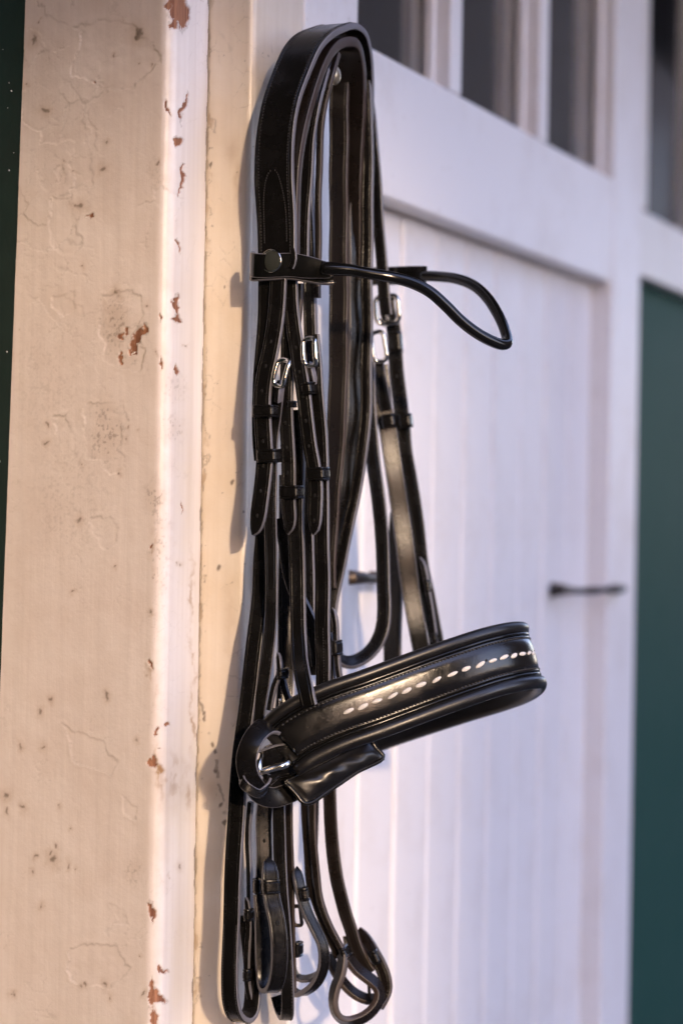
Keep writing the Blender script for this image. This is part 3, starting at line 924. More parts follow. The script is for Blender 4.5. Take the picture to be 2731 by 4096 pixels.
# white paint drips on it
rs2 = np.random.RandomState(5)
items = []
for i in range(14):
    q = at_y(rs2.uniform(0, 90), rs2.uniform(0, 2300), Y_POST_END - 0.006)
    q.y = Y_POST_END + 0.0022 - 0.024 * (q.z - 1.42)
    r = rs2.uniform(0.0002, 0.0007)
    items.append((q, (Vector((1, 0, 0)), Vector((0, 0, 1)), Vector((0, 1, 0))), (r * 2.0, r * rs2.uniform(0.8, 2), 0.0004)))
o = ellipsoids('paint_splash', items, lw, M_FRAMEW, kind='stuff')
# dim inside of the stable, seen through the panes
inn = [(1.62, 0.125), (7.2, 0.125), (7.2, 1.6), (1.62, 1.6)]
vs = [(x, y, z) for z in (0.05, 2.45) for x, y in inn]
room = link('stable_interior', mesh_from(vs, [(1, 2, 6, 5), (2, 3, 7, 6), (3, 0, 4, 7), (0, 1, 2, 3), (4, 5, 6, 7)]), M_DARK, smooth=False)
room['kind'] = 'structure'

# unseen slabs added toward the sun: their gap lets a low beam through
TS = Vector((-SUN_H.y, SUN_H.x, 0))          # lateral axis, to the right as seen from the camera
if TS.dot(RGT0) < 0: TS = -TS
LB = 8.0


def blocker_slab(s0, s1, z0, z1):
    bmx = box(s0, s1, -0.15, 0.15, z0, z1)
    M = Matrix((( TS.x, SUN_H.x, 0, SUN_H.x * LB), (TS.y, SUN_H.y, 0, SUN_H.y * LB), (0, 0, 1, 0), (0, 0, 0, 1)))
    bmx.transform(M)
    return bmx


S_EDGE, Z_EDGE = 1.36, 4.35
light_blocker = empty('light_blocker', Vector((SUN_H.x * LB, SUN_H.y * LB, 0)) + TS * 2.5, 'unseen dark slabs with a gap, added to shape the sun', 'light_blocker')
part('wall', blocker_slab(S_EDGE, S_EDGE + 6.0, 0, 7.5), M_BLOCK_N, light_blocker)
part('blocker_top', blocker_slab(-4.5, S_EDGE - 0.001, Z_EDGE, 7.5), M_BLOCK_N, light_blocker)
part('wall', blocker_slab(-4.5, 0.65, 0, Z_EDGE - 0.001), M_BLOCK_N, light_blocker)

# ------------------------------------------------------------------ bridle peg
pk = P(1338, 300, 1.800)
peg = empty('bridle_peg', (pk.x, 0.0, pk.z), 'small round-ended metal peg inside the top of the bridle', 'peg')
tube('shaft', [Vector((pk.x + 0.085, 0.004, pk.z + 0.012)), Vector((pk.x + 0.03, pk.y + 0.02, pk.z + 0.004)), Vector((pk.x + 0.004, pk.y + 0.004, pk.z))], 0.0055, peg, M_BRASS, step=0.006, n=14)
ellipsoids('knob', [(pk, (Vector((0, 1, 0)), Vector((1, 0, 0)), UPZ), (0.0045, 0.0078, 0.0078))], peg, M_BRASS, seg=20, rings=14)

# ------------------------------------------------------------------ bridle
base = P(1230, 4040, 1.79)
BR = empty('bridle', base, 'black leather horse bridle with rolled browband and white-stitched padded noseband', 'bridle')


def S(name, zf, rows, z, mat=M_LEATHER, w=None, **kw):
    pts, ws = edges(zf, rows, z)
    return strap(name, pts, w if w else sum(ws) / len(ws), BR, mat, **kw)


def SC(name, zf, cpts, w, mat=M_LEATHER, **kw):
    """centre-line version: cpts (x,y,depth) in zoom coords"""
    pts = [(*zf(c[0], c[1]), *c[2:]) for c in cpts]
    return strap(name, pts, w, BR, mat, **kw)


def K(zf, x0, x1, y0, y1, z, parent, s, tilt=0, phi=24, depth=0.009, mat=M_LEATHER):
    cx, cy = zf((x0 + x1) / 2, (y0 + y1) / 2)
    return keeper(cx, cy, z - 0.002, (x1 - x0) / s, (y1 - y0) / s, parent, mat, tilt, phi, depth + 0.003)


# -- headpiece: over the peg, near side to far side
YW = (RGT0.dot(Vector((0, -1, 0))), 0, FWD.dot(Vector((0, -1, 0))))
crown_pts = [(1112, 1125, 1.751), (1110, 1000, 1.751), (1104, 850, 1.751), (1098, 700, 1.752), (1100, 560, 1.755), (1122, 430, 1.760), (1158, 310, 1.768), (1206, 205, 1.778), (1262, 142, 1.792), (1318, 114, 1.812), (1362, 116, 1.832), (1400, 150, 1.848), (1418, 230, 1.858), (1420, 400, 1.868), (1414, 600, 1.874), (1408, 850, 1.878), (1405, 1120, 1.882)]
head = strap('headpiece', crown_pts, 0, BR, M_LEATHER, Wc=YW, t=0.0055, w_m=0.031)
under_pts = [(1128, 1125, 1.757), (1130, 900, 1.757), (1140, 700, 1.758), (1160, 540, 1.762), (1192, 400, 1.770), (1235, 280, 1.780), (1280, 205, 1.795), (1330, 172, 1.815), (1376, 182, 1.832), (1396, 260, 1.845), (1398, 420, 1.857), (1392, 640, 1.864), (1386, 900, 1.868), (1384, 1120, 1.872)]
strap('headpiece_padding', under_pts, 0, BR, M_LINING, Wc=YW, t=0.008, w_m=0.026, groove=False)
# stitched tongue on the headpiece face
C, W, N, s, wm, t = STR_INFO['headpiece']
items = []


def along(name, s0, s1, offs, h, pitch, size, parent, mat=M_THREAD, pname='stitching', fn=None):
    C, W, N, s, wm, t = STR_INFO[name]
    out = []
    d = s0
    while d < s1:
        i = int(np.searchsorted(s, d)); i = min(max(i, 1), len(s) - 1)
        f = (d - s[i - 1]) / (s[i] - s[i - 1])
        c = C[i - 1] * (1 - f) + C[i] * f
        w = Vector(W[i]); n = Vector(N[i]); tt = w.cross(n)
        tt = tt if tt.dot(Vector(C[i] - C[i - 1])) > 0 else -tt
        for of in (offs if fn is None else fn(d)):
            out.append((Vector(c) + w * of + n * h, (tt, w, n), size))
        d += pitch
    return ellipsoids(pname, out, parent, mat, seg=6, rings=4, kind='stuff')


L0 = s[-1]
along('headpiece', 0.0, L0 * 0.9, (-0.0118, 0.0118), 0.0030, 0.0024, (0.0009, 0.0004, 0.00035), head)


def tongue_fn(d):
    # pointed billet stitched on: apex about 90 mm up from the browband
    q = d / 0.085
    if q > 1: return ()
    hw = 0.0092 * math.sqrt(max(0.0, 1 - max(0, (q - 0.55) / 0.45) ** 2))
    return (-hw, hw)


along('headpiece', 0.03, 0.085, None, 0.0031, 0.0018, (0.0008, 0.0004, 0.0004), head, fn=tongue_fn)

# -- near side straps under the browband
s1b = S('headpiece_split', ZF, [(1036, 1100, 1090), (1030, 1096, 1250), (1020, 1088, 1400), (1010, 1080, 1550), (1008, 1072, 1660), (1016, 1070, 1760), (1030, 1072, 1840)], 1.752, w=62)
s1 = S('cheek_billet', ZF, [(1080, 1155, 1080), (1068, 1142, 1250), (1045, 1120, 1400), (1028, 1096, 1500), (1020, 1082, 1600), (1022, 1082, 1700), (1030, 1086, 1830), (1026, 1080, 1920), (1014, 1068, 2020), (1004, 1048, 2110), (1000, 1026, 2142)], 1.744, w=64, tip1=0.022)
s2 = S('cheekpiece', ZF, [(1098, 1130, 1545, 1.748), (1090, 1124, 1610, 1.748), (1078, 1116, 1700), (1066, 1108, 1800), (1062, 1106, 1950), (1060, 1106, 2090), (1064, 1106, 2230), (1066, 1108, 2370), (1059, 1103, 2520), (1048, 1092, 2630), (1034, 1074, 2740), (1018, 1058, 2830), (1010, 1050, 2900)], 1.753, w=46, phi=8)
s3 = S('flash_billet', ZF, [(1140, 1186, 1080, 1.752), (1142, 1191, 1220, 1.752), (1152, 1200, 1320, 1.752), (1166, 1210, 1400, 1.75), (1178, 1222, 1480, 1.748), (1190, 1238, 1560, 1.746), (1202, 1252, 1680, 1.744), (1212, 1264, 1780, 1.743), (1228, 1280, 1870, 1.743), (1232, 1294, 1950, 1.743), (1232, 1292, 2040, 1.743), (1244, 1276, 2110, 1.743), (1250, 1262, 2140, 1.743)], 1.745, w=55, tip1=0.02)
s4 = S('cheekpiece', ZF, [(1236, 1260, 1340, 1.756), (1242, 1266, 1410, 1.755), (1248, 1274, 1480), (1254, 1278, 1560), (1260, 1284, 1650), (1266, 1296, 1760), (1270, 1304, 1870), (1264, 1308, 1960), (1262, 1312, 2075), (1260, 1318, 2190), (1260, 1320, 2400), (1262, 1320, 2560), (1266, 1318, 2680), (1270, 1316, 2760)], 1.753, w=56)
along(s4.name, 0.225, 0.287, (0.0015,), 0.0023, 0.0022, (0.0008, 0.0004, 0.0004), s4)
s5 = S('noseband_billet', ZF, [(1140, 1176, 1250, 1.760), (1132, 1172, 1400, 1.758), (1124, 1166, 1560), (1124, 1168, 1650), (1124, 1176, 1780), (1125, 1184, 1900), (1124, 1188, 2020), (1138, 1180, 2090), (1146, 1156, 2138)], 1.756, w=54, tip1=0.02)
s6 = S('noseband_hanger', ZF, [(1170, 1196, 1640), (1176, 1202, 1800), (1168, 1206, 1940), (1160, 1212, 2060), (1156, 1216, 2180), (1158, 1220, 2300), (1162, 1226, 2450, 1.758), (1164, 1228, 2560, 1.752), (1166, 1232, 2640, 1.742), (1176, 1246, 2710, 1.730), (1190, 1264, 2775, 1.722), (1200, 1276, 2820, 1.722)], 1.762, w=60, phi=26)
S('throat_strap', Z9, [(560, 690, 60), (610, 740, 400), (660, 800, 700), (740, 890, 950), (840, 980, 1150), (930, 1070, 1400), (980, 1100, 1700)], 1.785, w=54, phi=20)
s8 = S('inner_rein', ZF, [(1118, 1176, 1900, 1.80), (1122, 1172, 2150, 1.80), (1120, 1168, 2350, 1.80), (1118, 1166, 2550, 1.80), (1112, 1168, 2750, 1.80), (1080, 1140, 3000, 1.795), (1026, 1090, 3240, 1.79), (1024, 1090, 3420, 1.79), (1020, 1086, 3560, 1.79), (1018, 1080, 3800, 1.79)], 1.80, w=60, phi=-8)
S('fill_strap', ZF, [(1290, 1340, 230, 1.815), (1255, 1305, 330, 1.81), (1225, 1275, 450, 1.805), (1205, 1256, 620, 1.80), (1205, 1256, 800, 1.80), (1212, 1262, 1000, 1.80), (1222, 1262, 1250, 1.80), (1224, 1264, 1450, 1.80), (1210, 1262, 1700, 1.80), (1200, 1262, 2000, 1.80), (1210, 1262, 2400, 1.80), (1230, 1272, 2700, 1.80)], 1.80, w=50, phi=30).name = 'throatlash'
S('throatlash', Z1, [(760, 880, 520, 1.79), (690, 815, 750), (650, 775, 1000), (640, 745, 1250), (630, 715, 1550), (620, 700, 1900)], 1.775, w=52, phi=24)
S('throatlash_lining', Z1, [(900, 945, 400, 1.80), (850, 895, 560), (808, 850, 750), (775, 815, 1000), (765, 805, 1300), (760, 802, 1600), (755, 800, 1950), (752, 798, 2200)], 1.79, mat=M_LINING, w=26, phi=30)
S('throatlash_lining', Z7, [(600, 660, 420), (590, 650, 700), (560, 640, 950)], 1.775, w=20, mat=M_LINING, phi=35)

# keepers and buckles, near side
K(Z3, 270, 475, 558, 645, 1.746, s1, 1.742, tilt=0, depth=0.012)
K(Z3, 300, 492, 865, 960, 1.747, s1, 1.742, tilt=2, depth=0.012)
K(Z3, 612, 738, 398, 487, 1.748, s3, 1.742, tilt=8, depth=0.012)
K(Z3, 640, 826, 990, 1085, 1.747, s3, 1.742, tilt=2, depth=0.012)
K(Z3, 455, 647, 1118, 1212, 1.758, s5, 1.742, tilt=2, depth=0.012)
K(Z3, 522, 586, 528, 575, 1.757, s5, 1.742, tilt=2, depth=0.008)
cx, cy = Z7(405, 1545); b1 = buckle(cx, cy, 1.738, 62, 128, s2, M_METAL, tilt=-14, phi=40, r=0.0019, tongue=False, bow=0.003)
cx, cy = Z7(760, 1280); buckle(cx, cy, 1.744, 64, 130, s4, M_METAL, tilt=3, phi=35, r=0.0019, tongue=False, bow=0.003)
# leather turn-ups holding the buckles
SC('buckle_chape', Z7, [(395, 1660, 1.744), (375, 1740, 1.742), (360, 1830, 1.742), (350, 1900, 1.744)], 24, phi=35, t=0.006)
SC('buckle_chape', Z7, [(745, 1420, 1.75), (765, 1500, 1.748), (790, 1590, 1.748), (800, 1680, 1.75)], 22, phi=35, t=0.006)

# -- browband: flat end, stud, rolled loop
bbm = M_PATENT
bb = SC('browband', Z7, [(40, 170, 1.757), (45, 190, 1.744), (150, 200, 1.7385), (330, 195, 1.7385), (520, 190, 1.7385), (700, 215, 1.738), (860, 240, 1.738), (1000, 275, 1.738), (1080, 290, 1.739)], 0, mat=bbm, Wc=(0, 1, 0), w_m=0.0185, t=0.0036, tip1=0.035, wob=0.0)
SC('browband_backing', Z7, [(30, 330, 1.757), (60, 345, 1.745), (250, 335, 1.742), (500, 325, 1.742), (760, 360, 1.742), (930, 385, 1.742), (1040, 380, 1.743)], 0, mat=bbm, Wc=(0, 1, 0.25), w_m=0.006, t=0.004, groove=False)
along(bb.name, 0.046, 0.082, (-0.0068, 0.0068), 0.0020, 0.0028, (0.0009, 0.0006, 0.0006), bb, mat=M_PATENT)
SC('browband_keeper', Z7, [(540, -10, 1.7365), (555, 70, 1.7355), (545, 150, 1.7355), (515, 225, 1.7365)], 10, phi=20, t=0.003, groove=False)
# rolled part
near = [(505, 228, 1.7385), (555, 229, 1.738), (600, 232, 1.738), (660, 237, 1.7385), (760, 255, 1.739), (880, 275, 1.741), (980, 304, 1.745), (1070, 350, 1.750), (1150, 420, 1.756), (1230, 500, 1.763), (1310, 562, 1.770), (1385, 604, 1.777), (1440, 624, 1.784), (1468, 622, 1.789), (1473, 602, 1.794), (1455, 535, 1.805), (1420, 460, 1.818), (1368, 380, 1.834), (1300, 318, 1.850), (1210, 282, 1.868), (1120, 270, 1.884), (1030, 266, 1.896)]
bbr = tube('browband_roll', [P(*Z2(x, y), z) for x, y, z in near], 0.0045, BR, bbm, step=0.003, n=16, rscale=[1.25, 1.0, 1.0, 1.0, 1.0, 1.0, 1.0, 0.95, 1.0, 1.0, 1.0, 1.0, 1.0])
SC('browband_far_end', Z2, [(1045, 263, 1.897), (980, 262, 1.903), (900, 264, 1.910), (800, 268, 1.918), (760, 270, 1.922)], 0, mat=bbm, Wc=(0, 1, 0), w_m=0.015, t=0.006, groove=False)
far_end = bpy.data.objects['browband_far_end']
along('browband_far_end', 0.008, 0.05, (-0.005, 0.005), 0.0034, 0.004, (0.0012, 0.0008, 0.0006), far_end, mat=M_PATENT)
# stud
c, w, tt, n = local_frame(*Z7(272, 138), 1.7355, 0, 26)
ru = 0.0083
ring = [c + w * (ru * math.cos(a)) + tt * (ru * math.sin(a)) + n * 0.0012 for a in [2 * math.pi * k / 24 for k in range(24)]]
st = ellipsoids('stud', [(c - n * 0.0005, (w, tt, n), (ru, ru, 0.0026))], bb, M_STUD, seg=24, rings=12)
tube('stud_rim', ring, 0.0006, bb, M_METAL, closed=True, step=0.001, n=8)

# -- far side straps seen inside the loop
S('far_headpiece', ZF, [(1350, 1404, 190, 1.84), (1338, 1394, 280), (1328, 1386, 420), (1320, 1390, 650), (1317, 1392, 900), (1316, 1393, 1150), (1318, 1392, 1350), (1315, 1388, 1500), (1312, 1384, 1650), (1306, 1366, 1820), (1296, 1346, 2000), (1288, 1332, 2180), (1286, 1326, 2350)], 1.852, mat=M_LINING, w=72, phi=28)
S('far_cheek', ZF, [(1388, 1440, 170, 1.85), (1398, 1452, 280), (1400, 1456, 430), (1396, 1454, 600), (1394, 1450, 850), (1394, 1448, 1100), (1394, 1446, 1300), (1390, 1442, 1500), (1382, 1436, 1680), (1366, 1422, 1850), (1340, 1400, 2020), (1316, 1368, 2180), (1304, 1346, 2320)], 1.866, w=54, phi=-32)
S('far_throatlash', ZF, [(1410, 1440, 150, 1.85), (1432, 1462, 230), (1450, 1482, 400), (1452, 1490, 700), (1448, 1488, 1000), (1446, 1488, 1300), (1444, 1486, 1500), (1438, 1482, 1680), (1424, 1474, 1800), (1404, 1448, 1940), (1370, 1416, 2110), (1340, 1384, 2250), (1318, 1352, 2380), (1310, 1340, 2460), (1304, 1332, 2600), (1300, 1328, 2720)], 1.860, w=44, phi=30)
S('far_billet', ZF, [(1448, 1470, 330, 1.88), (1470, 1490, 470), (1480, 1502, 580), (1488, 1514, 700), (1494, 1532, 880), (1500, 1550, 1040), (1508, 1566, 1180), (1514, 1576, 1260)], 1.905, mat=M_LEATHER, w=44, phi=20)
r1 = S('far_cheekpiece', ZF, [(1535, 1600, 1270), (1546, 1608, 1340), (1556, 1614, 1480), (1568, 1630, 1600), (1580, 1642, 1700), (1592, 1646, 1800), (1618, 1666, 1930), (1646, 1690, 2100), (1664, 1706, 2260), (1690, 1728, 2380), (1712, 1744, 2480), (1728, 1760, 2560), (1742, 1774, 2680)], 1.935, mat=M_LEATHER, w=56, phi=10)
r2 = S('far_cheekpiece', ZF, [(1488, 1542, 1460), (1492, 1556, 1540), (1500, 1568, 1640), (1516, 1586, 1720), (1530, 1596, 1800), (1552, 1614, 1940), (1580, 1638, 2110), (1600, 1666, 2300), (1620, 1692, 2450), (1652, 1720, 2610), (1670, 1738, 2700)], 1.927, mat=M_LEATHER, w=66, phi=-6)
S('far_rein', ZF, [(1570, 1620, 2050), (1556, 1614, 2200), (1540, 1612, 2350), (1530, 1612, 2500), (1528, 1612, 2680)], 1.955, mat=M_LEATHER, w=66, phi=26)
cx, cy = Z8(778, 592); buckle(cx, cy, 1.921, 112, 132, r1, M_METAL, tilt=4, phi=8, r=0.0022, tongue=True)
SC('buckle_chape', Z8, [(770, 440, 1.925), (780, 560, 1.924), (800, 700, 1.924), (815, 790, 1.926)], 56, phi=8, t=0.005)
cx, cy = Z8(675, 1055); buckle(cx, cy, 1.915, 70, 138, r2, M_METAL, tilt=8, phi=10, r=0.002, tongue=False)
SC('buckle_chape', Z8, [(660, 1240, 1.922), (680, 1380, 1.919), (730, 1650, 1.921), (770, 1850, 1.924)], 44, phi=4, t=0.005)
K(Z8, 775, 985, 870, 1130, 1.930, r1, 3.136, tilt=4, phi=10, depth=0.011)
K(Z8, 700, 905, 1900, 2075, 1.922, r2, 3.136, tilt=8, phi=10, depth=0.012)
K(Z8, 925, 1110, 1895, 2075, 1.932, r1, 3.136, tilt=6, phi=10, depth=0.012)
K(Z4, 1318, 1382, 262, 342, 1.934, r1, 1.568, tilt=8, phi=10, depth=0.011)
K(Z4, 1368, 1418, 596, 655, 1.934, r1, 1.568, tilt=8, phi=10, depth=0.011)
SC('far_billet', Z4, [(1300, 125, 1.930), (1325, 190, 1.928), (1345, 300, 1.928), (1372, 450, 1.929), (1395, 640, 1.930), (1410, 780, 1.930)], 22, phi=30, tip0=0.01)
# hanging loop between the two sides
SC('flash_strap', Z4, [(975, -1100, 1.915), (985, -800, 1.91), (1005, -500, 1.905), (1040, -250, 1.90), (1066, 100, 1.90), (1072, 300, 1.898), (1075, 450, 1.895), (1060, 580, 1.892), (1010, 690, 1.888), (935, 760, 1.882), (860, 785, 1.874), (800, 765, 1.866), (740, 700, 1.86)], 0, w_m=0.0115, t=0.0042,
   Wc=[(0.95, 0, -0.3)] * 7 + [(0.9, -0.2, -0.35), (0.7, -0.5, -0.5), (0.45, -0.65, -0.6), (0.2, -0.7, -0.65), (0.1, -0.7, -0.65), (0, -0.7, -0.65)])
# small strap and keeper right of the near cheeks
m3 = SC('cheek_tab', Z9, [(1178, 1085, 1.80), (1205, 1120, 1.797), (1222, 1220, 1.796), (1226, 1380, 1.796), (1236, 1560, 1.796), (1250, 1720, 1.796), (1280, 1880, 1.796)], 24, phi=32)
SC('cheek_tab', Z9, [(1165, 1330, 1.803), (1185, 1500, 1.803), (1192, 1700, 1.803), (1185, 1900, 1.803)], 22, phi=32)
K(Z9, 1168, 1310, 1412, 1580, 1.797, m3, 2.768, tilt=3, phi=25, depth=0.010)
k8 = SC('cheek_tab', Z9, [(590, 1550, 1.772), (605, 1650, 1.770), (610, 1780, 1.770), (560, 1900, 1.770), (520, 2050, 1.770), (490, 2190, 1.770)], 20, phi=30, tip0=0.01)
SC('cheek_tab', Z9, [(640, 1840, 1.776), (670, 1960, 1.776), (710, 2080, 1.776), (740, 2180, 1.776)], 26, phi=24)
K(Z9, 560, 715, 1720, 1842, 1.773, k8, 2.768, tilt=0, phi=24, depth=0.012)
tube('ring', [P(*Z9(x, y), 1.766) for x, y in ((520, 2170), (560, 2185), (600, 2165), (612, 2110), (605, 2060))], 0.0011, k8, M_METAL, step=0.002, n=8)

# -- noseband
nb_pts = [(1118, 3008, 1.730), (1180, 2952, 1.7285), (1260, 2906, 1.7285), (1360, 2863, 1.730), (1480, 2822, 1.733), (1600, 2778, 1.738), (1725, 2732, 1.744), (1845, 2690, 1.752), (1950, 2655, 1.763), (2040, 2633, 1.778), (2100, 2625, 1.797), (2122, 2628, 1.818), (2108, 2656, 1.838), (2056, 2690, 1.856), (1966, 2724, 1.872), (1850, 2760, 1.886), (1698, 2810, 1.900), (1562, 2856, 1.912), (1470, 2890, 1.920)]
rows = [list(P(*p)) + list(CV(-0.30, 1, 0.0)) for p in nb_pts]
D, s = catmull(rows, 0.003)
C, Wv = D[:, :3], D[:, 3:6]
T, W, N = frames(C, Wv)
ctr = C.mean(0)
if np.dot(N[len(N) // 2], C[len(N) // 2] - ctr) < 0: N = -N
MMM = 0.001


def arcpts(cw, hc, r, t0, t1, k):
    return [((cw + r * math.sin(math.radians(t0 + (t1 - t0) * i / k))) * MMM, (hc + r * math.cos(math.radians(t0 + (t1 - t0) * i / k))) * MMM) for i in range(k + 1)]


taper = np.interp(s, [0, 0.012, 0.03, 0.09], [0.90, 0.97, 1.0, 1.0])
# padded lining with an upper and a lower roll
pad = arcpts(23.0, 0.5, 4.8, 200, -75, 14) + [(17.0 * MMM, 0.2 * MMM), (-13.0 * MMM, 0.2 * MMM)] + arcpts(-21.0, 0.5, 5.6, 75, -200, 14) + [(-14 * MMM, -4.6 * MMM), (0, -5.2 * MMM), (15 * MMM, -4.6 * MMM)]
nose = link('noseband', sweep(C, W, N, pad, taper), M_PAD, BR)
# thin piped welts
for cw in (17.6, -14.6):
    sec = [((cw + 1.25 * math.sin(a)) * MMM, (2.6 + 1.25 * math.cos(a)) * MMM) for a in [2 * math.pi * k / 8 for k in range(8)]]
    link('welt', sweep(C, W, N, sec, taper), M_PATENT, nose)
# raised front band
n_in = int(len(C) * 0.93)
band = [(16.2, 0.2), (16.2, 2.6), (15.6, 3.3), (14.6, 3.5), (14.0, 2.9), (13.3, 3.5), (8, 4.1), (2, 4.3), (-4, 4.1), (-10, 3.5), (-10.7, 2.9), (-11.4, 3.5), (-12.4, 3.3), (-13.0, 2.6), (-13.0, 0.2)]
bo = link('front_band', sweep(C[3:n_in], W[3:n_in], N[3:n_in], [(x * MMM, y * MMM) for x, y in band], taper[3:n_in]), M_BAND, nose)
items = []
d = 0.014
while d < s[-1] * 0.62:
    i = int(np.searchsorted(s, d)); i = max(1, min(i, len(s) - 1))
    tt = Vector(T[i]); w = Vector(W[i]); n = Vector(N[i])
    for of in (0.0140, -0.0107):
        items.append((Vector(C[i]) + w * (of * taper[i]) + n * 0.0033, (tt, w, n), (0.0012, 0.0008, 0.0010)))
    d += 0.00265
ellipsoids('stitching', items, nose, M_THREAD, kind='stuff')
# white hand stitches along the middle
npx, npy = to_px(C)
half = len(C) * 0.6
ws_px = [1394, 1450, 1506, 1568, 1623, 1680, 1741, 1803, 1857, 1911, 1959, 2003, 2040, 2072, 2098, 2114]
imax = int(np.argmax(npx))
thread = None
for k, xx in enumerate(ws_px):
    fi = float(np.interp(xx, npx[:imax + 1], np.arange(imax + 1)))
    i = max(1, min(int(fi), len(C) - 2))
    w = Vector(W[i]); n = Vector(N[i]); tt = Vector(T[i])
    u = (tt + w * (0.14 + 0.12 * math.sin(k * 2.3))).normalized()
    c = Vector(C[i] * (1 - (fi - i)) + C[i + 1] * (fi - i)) + w * (0.0016 + 0.0003 * math.sin(k * 4.1)) + n * 0.0041
    vv = n.cross(u).normalized()
    ellipsoids('white_stitch', [(c, (u, vv, n), (0.0045 + 0.0008 * math.sin(k * 3.1), 0.0017 + 0.0002 * math.sin(k * 1.7), 0.0013))], nose, M_THREADW, seg=8, rings=8)
    pts_ = [c + u * 0.006 - n * 0.0004, c - u * 0.006 - n * 0.0004]
    ellipsoids('stitch_hole', [(pts_[0], (u, vv, n), (0.0019, 0.0017, 0.0005)), (pts_[1], (u, vv, n), (0.0019, 0.0017, 0.0005))], nose, M_HOLE, seg=6, rings=4)

# -- crank strap, ring and chin pad at the near end of the noseband
cs = SC('crank_strap', Z10, [(500, 480, 1.738), (455, 385, 1.733), (370, 350, 1.722), (285, 415, 1.712), (222, 525, 1.7065), (192, 640, 1.706), (205, 760, 1.710), (262, 880, 1.720), (330, 960, 1.730), (440, 985, 1.738), (560, 950, 1.744), (660, 900, 1.750)], 0, w_m=0.0155, t=0.0034,
        Wc=[(0.75, -0.6, -0.3), (0.75, -0.6, -0.3), (0.8, -0.55, -0.25), (0.9, -0.4, -0.2), (1, -0.2, -0.15), (1, 0, -0.1), (0.95, 0.1, 0), (0.8, 0.5, 0.1), (0.5, 0.9, 0.1), (0.1, 1, 0.1), (-0.2, 1, 0.1), (-0.3, 1, 0.1)], step=0.002, wob=0)
SC('noseband_end', Z10, [(680, 620, 1.737), (580, 640, 1.735), (470, 660, 1.7345), (380, 700, 1.7345), (310, 750, 1.737)], 0, w_m=0.027, t=0.004, Wc=(0.25, 1, -0.35), wob=0)
tube('ring', [P(*Z10(x, y), z) for x, y, z in ((318, 610, 1.726), (304, 690, 1.719), (312, 748, 1.717), (430, 722, 1.718), (548, 688, 1.720), (562, 640, 1.728), (545, 560, 1.740), (440, 530, 1.743), (350, 570, 1.740))], 0.0029, cs, M_METAL, closed=True, step=0.0015, n=12)
SC('crank_keeper', Z10, [(150, 800, 1.7135), (165, 860, 1.7065), (225, 915, 1.7060), (310, 950, 1.7100), (375, 895, 1.7150), (400, 840, 1.722)], 0, w_m=0.0068, t=0.002, Wc=(0.35, 1, 0.1), groove=True, step=0.002, wob=0)
corn = [P(*Z10(530, 845), 1.735), P(*Z10(1290, 470), 1.765), P(*Z10(1418, 622), 1.765), P(*Z10(722, 1042), 1.735)]
nu, nv = 40, 22
verts, faces = [], []
nrm = (corn[1] - corn[0]).cross(corn[3] - corn[0]).normalized()
if nrm.dot(CAM - corn[0]) < 0: nrm = -nrm
for side in (1, -1):
    for j in range(nv + 1):
        for i in range(nu + 1):
            u, v = i / nu, j / nv
            p = (corn[0] * (1 - u) + corn[1] * u) * (1 - v) + (corn[3] * (1 - u) + corn[2] * u) * v
            bl = max(0.0, math.sin(math.pi * min(1, max(0, (u - 0.03) / 0.94)))) ** 0.42 * max(0.0, math.sin(math.pi * min(1, max(0, (v - 0.05) / 0.90)))) ** 0.62
            h = 0.0012 + 0.0075 * bl + 0.0005 * math.sin(u * 13 + v * 5) * bl + 0.0003 * math.sin(u * 29 - v * 9) * bl
            edge_w = 0.0007 * math.sin(u * 23) * (1 if v > 0.95 else 0)
            verts.append(p + nrm * (side * h) + UPZ * edge_w)
nn1 = (nu + 1) * (nv + 1)
for j in range(nv):
    for i in range(nu):
        a = j * (nu + 1) + i
        faces.append((a, a + 1, a + nu + 2, a + nu + 1))
        faces.append((nn1 + a, nn1 + a + nu + 1, nn1 + a + nu + 2, nn1 + a + 1))
rimv = [i for i in range(nu + 1)] + [j * (nu + 1) + nu for j in range(1, nv + 1)] + [nv * (nu + 1) + i for i in range(nu - 1, -1, -1)] + [j * (nu + 1) for j in range(nv - 1, 0, -1)]
for k in range(len(rimv)):
    a, b_ = rimv[k], rimv[(k + 1) % len(rimv)]
    faces.append((a, b_, nn1 + b_, nn1 + a))
SC('chin_strap', Z10, [(360, 880, 1.738), (450, 870, 1.742), (560, 840, 1.746), (680, 790, 1.750)], 0, w_m=0.020, t=0.004, Wc=(0.3, 1, -0.2), wob=0)
padob = link('chin_pad', mesh_fix(verts, faces), M_PAD, BR)
tube('piping', [corn[0], corn[0] * 0.5 + corn[1] * 0.5, corn[1], corn[1] * .5 + corn[2] * .5, corn[2], corn[2] * 0.66 + corn[3] * 0.34 + UPZ * 0.0006, corn[2] * 0.33 + corn[3] * 0.67 - UPZ * 0.0006, corn[3], corn[3] * .5 + corn[0] * .5], 0.0017, padob, M_LEATHER, closed=True, step=0.003, n=8)

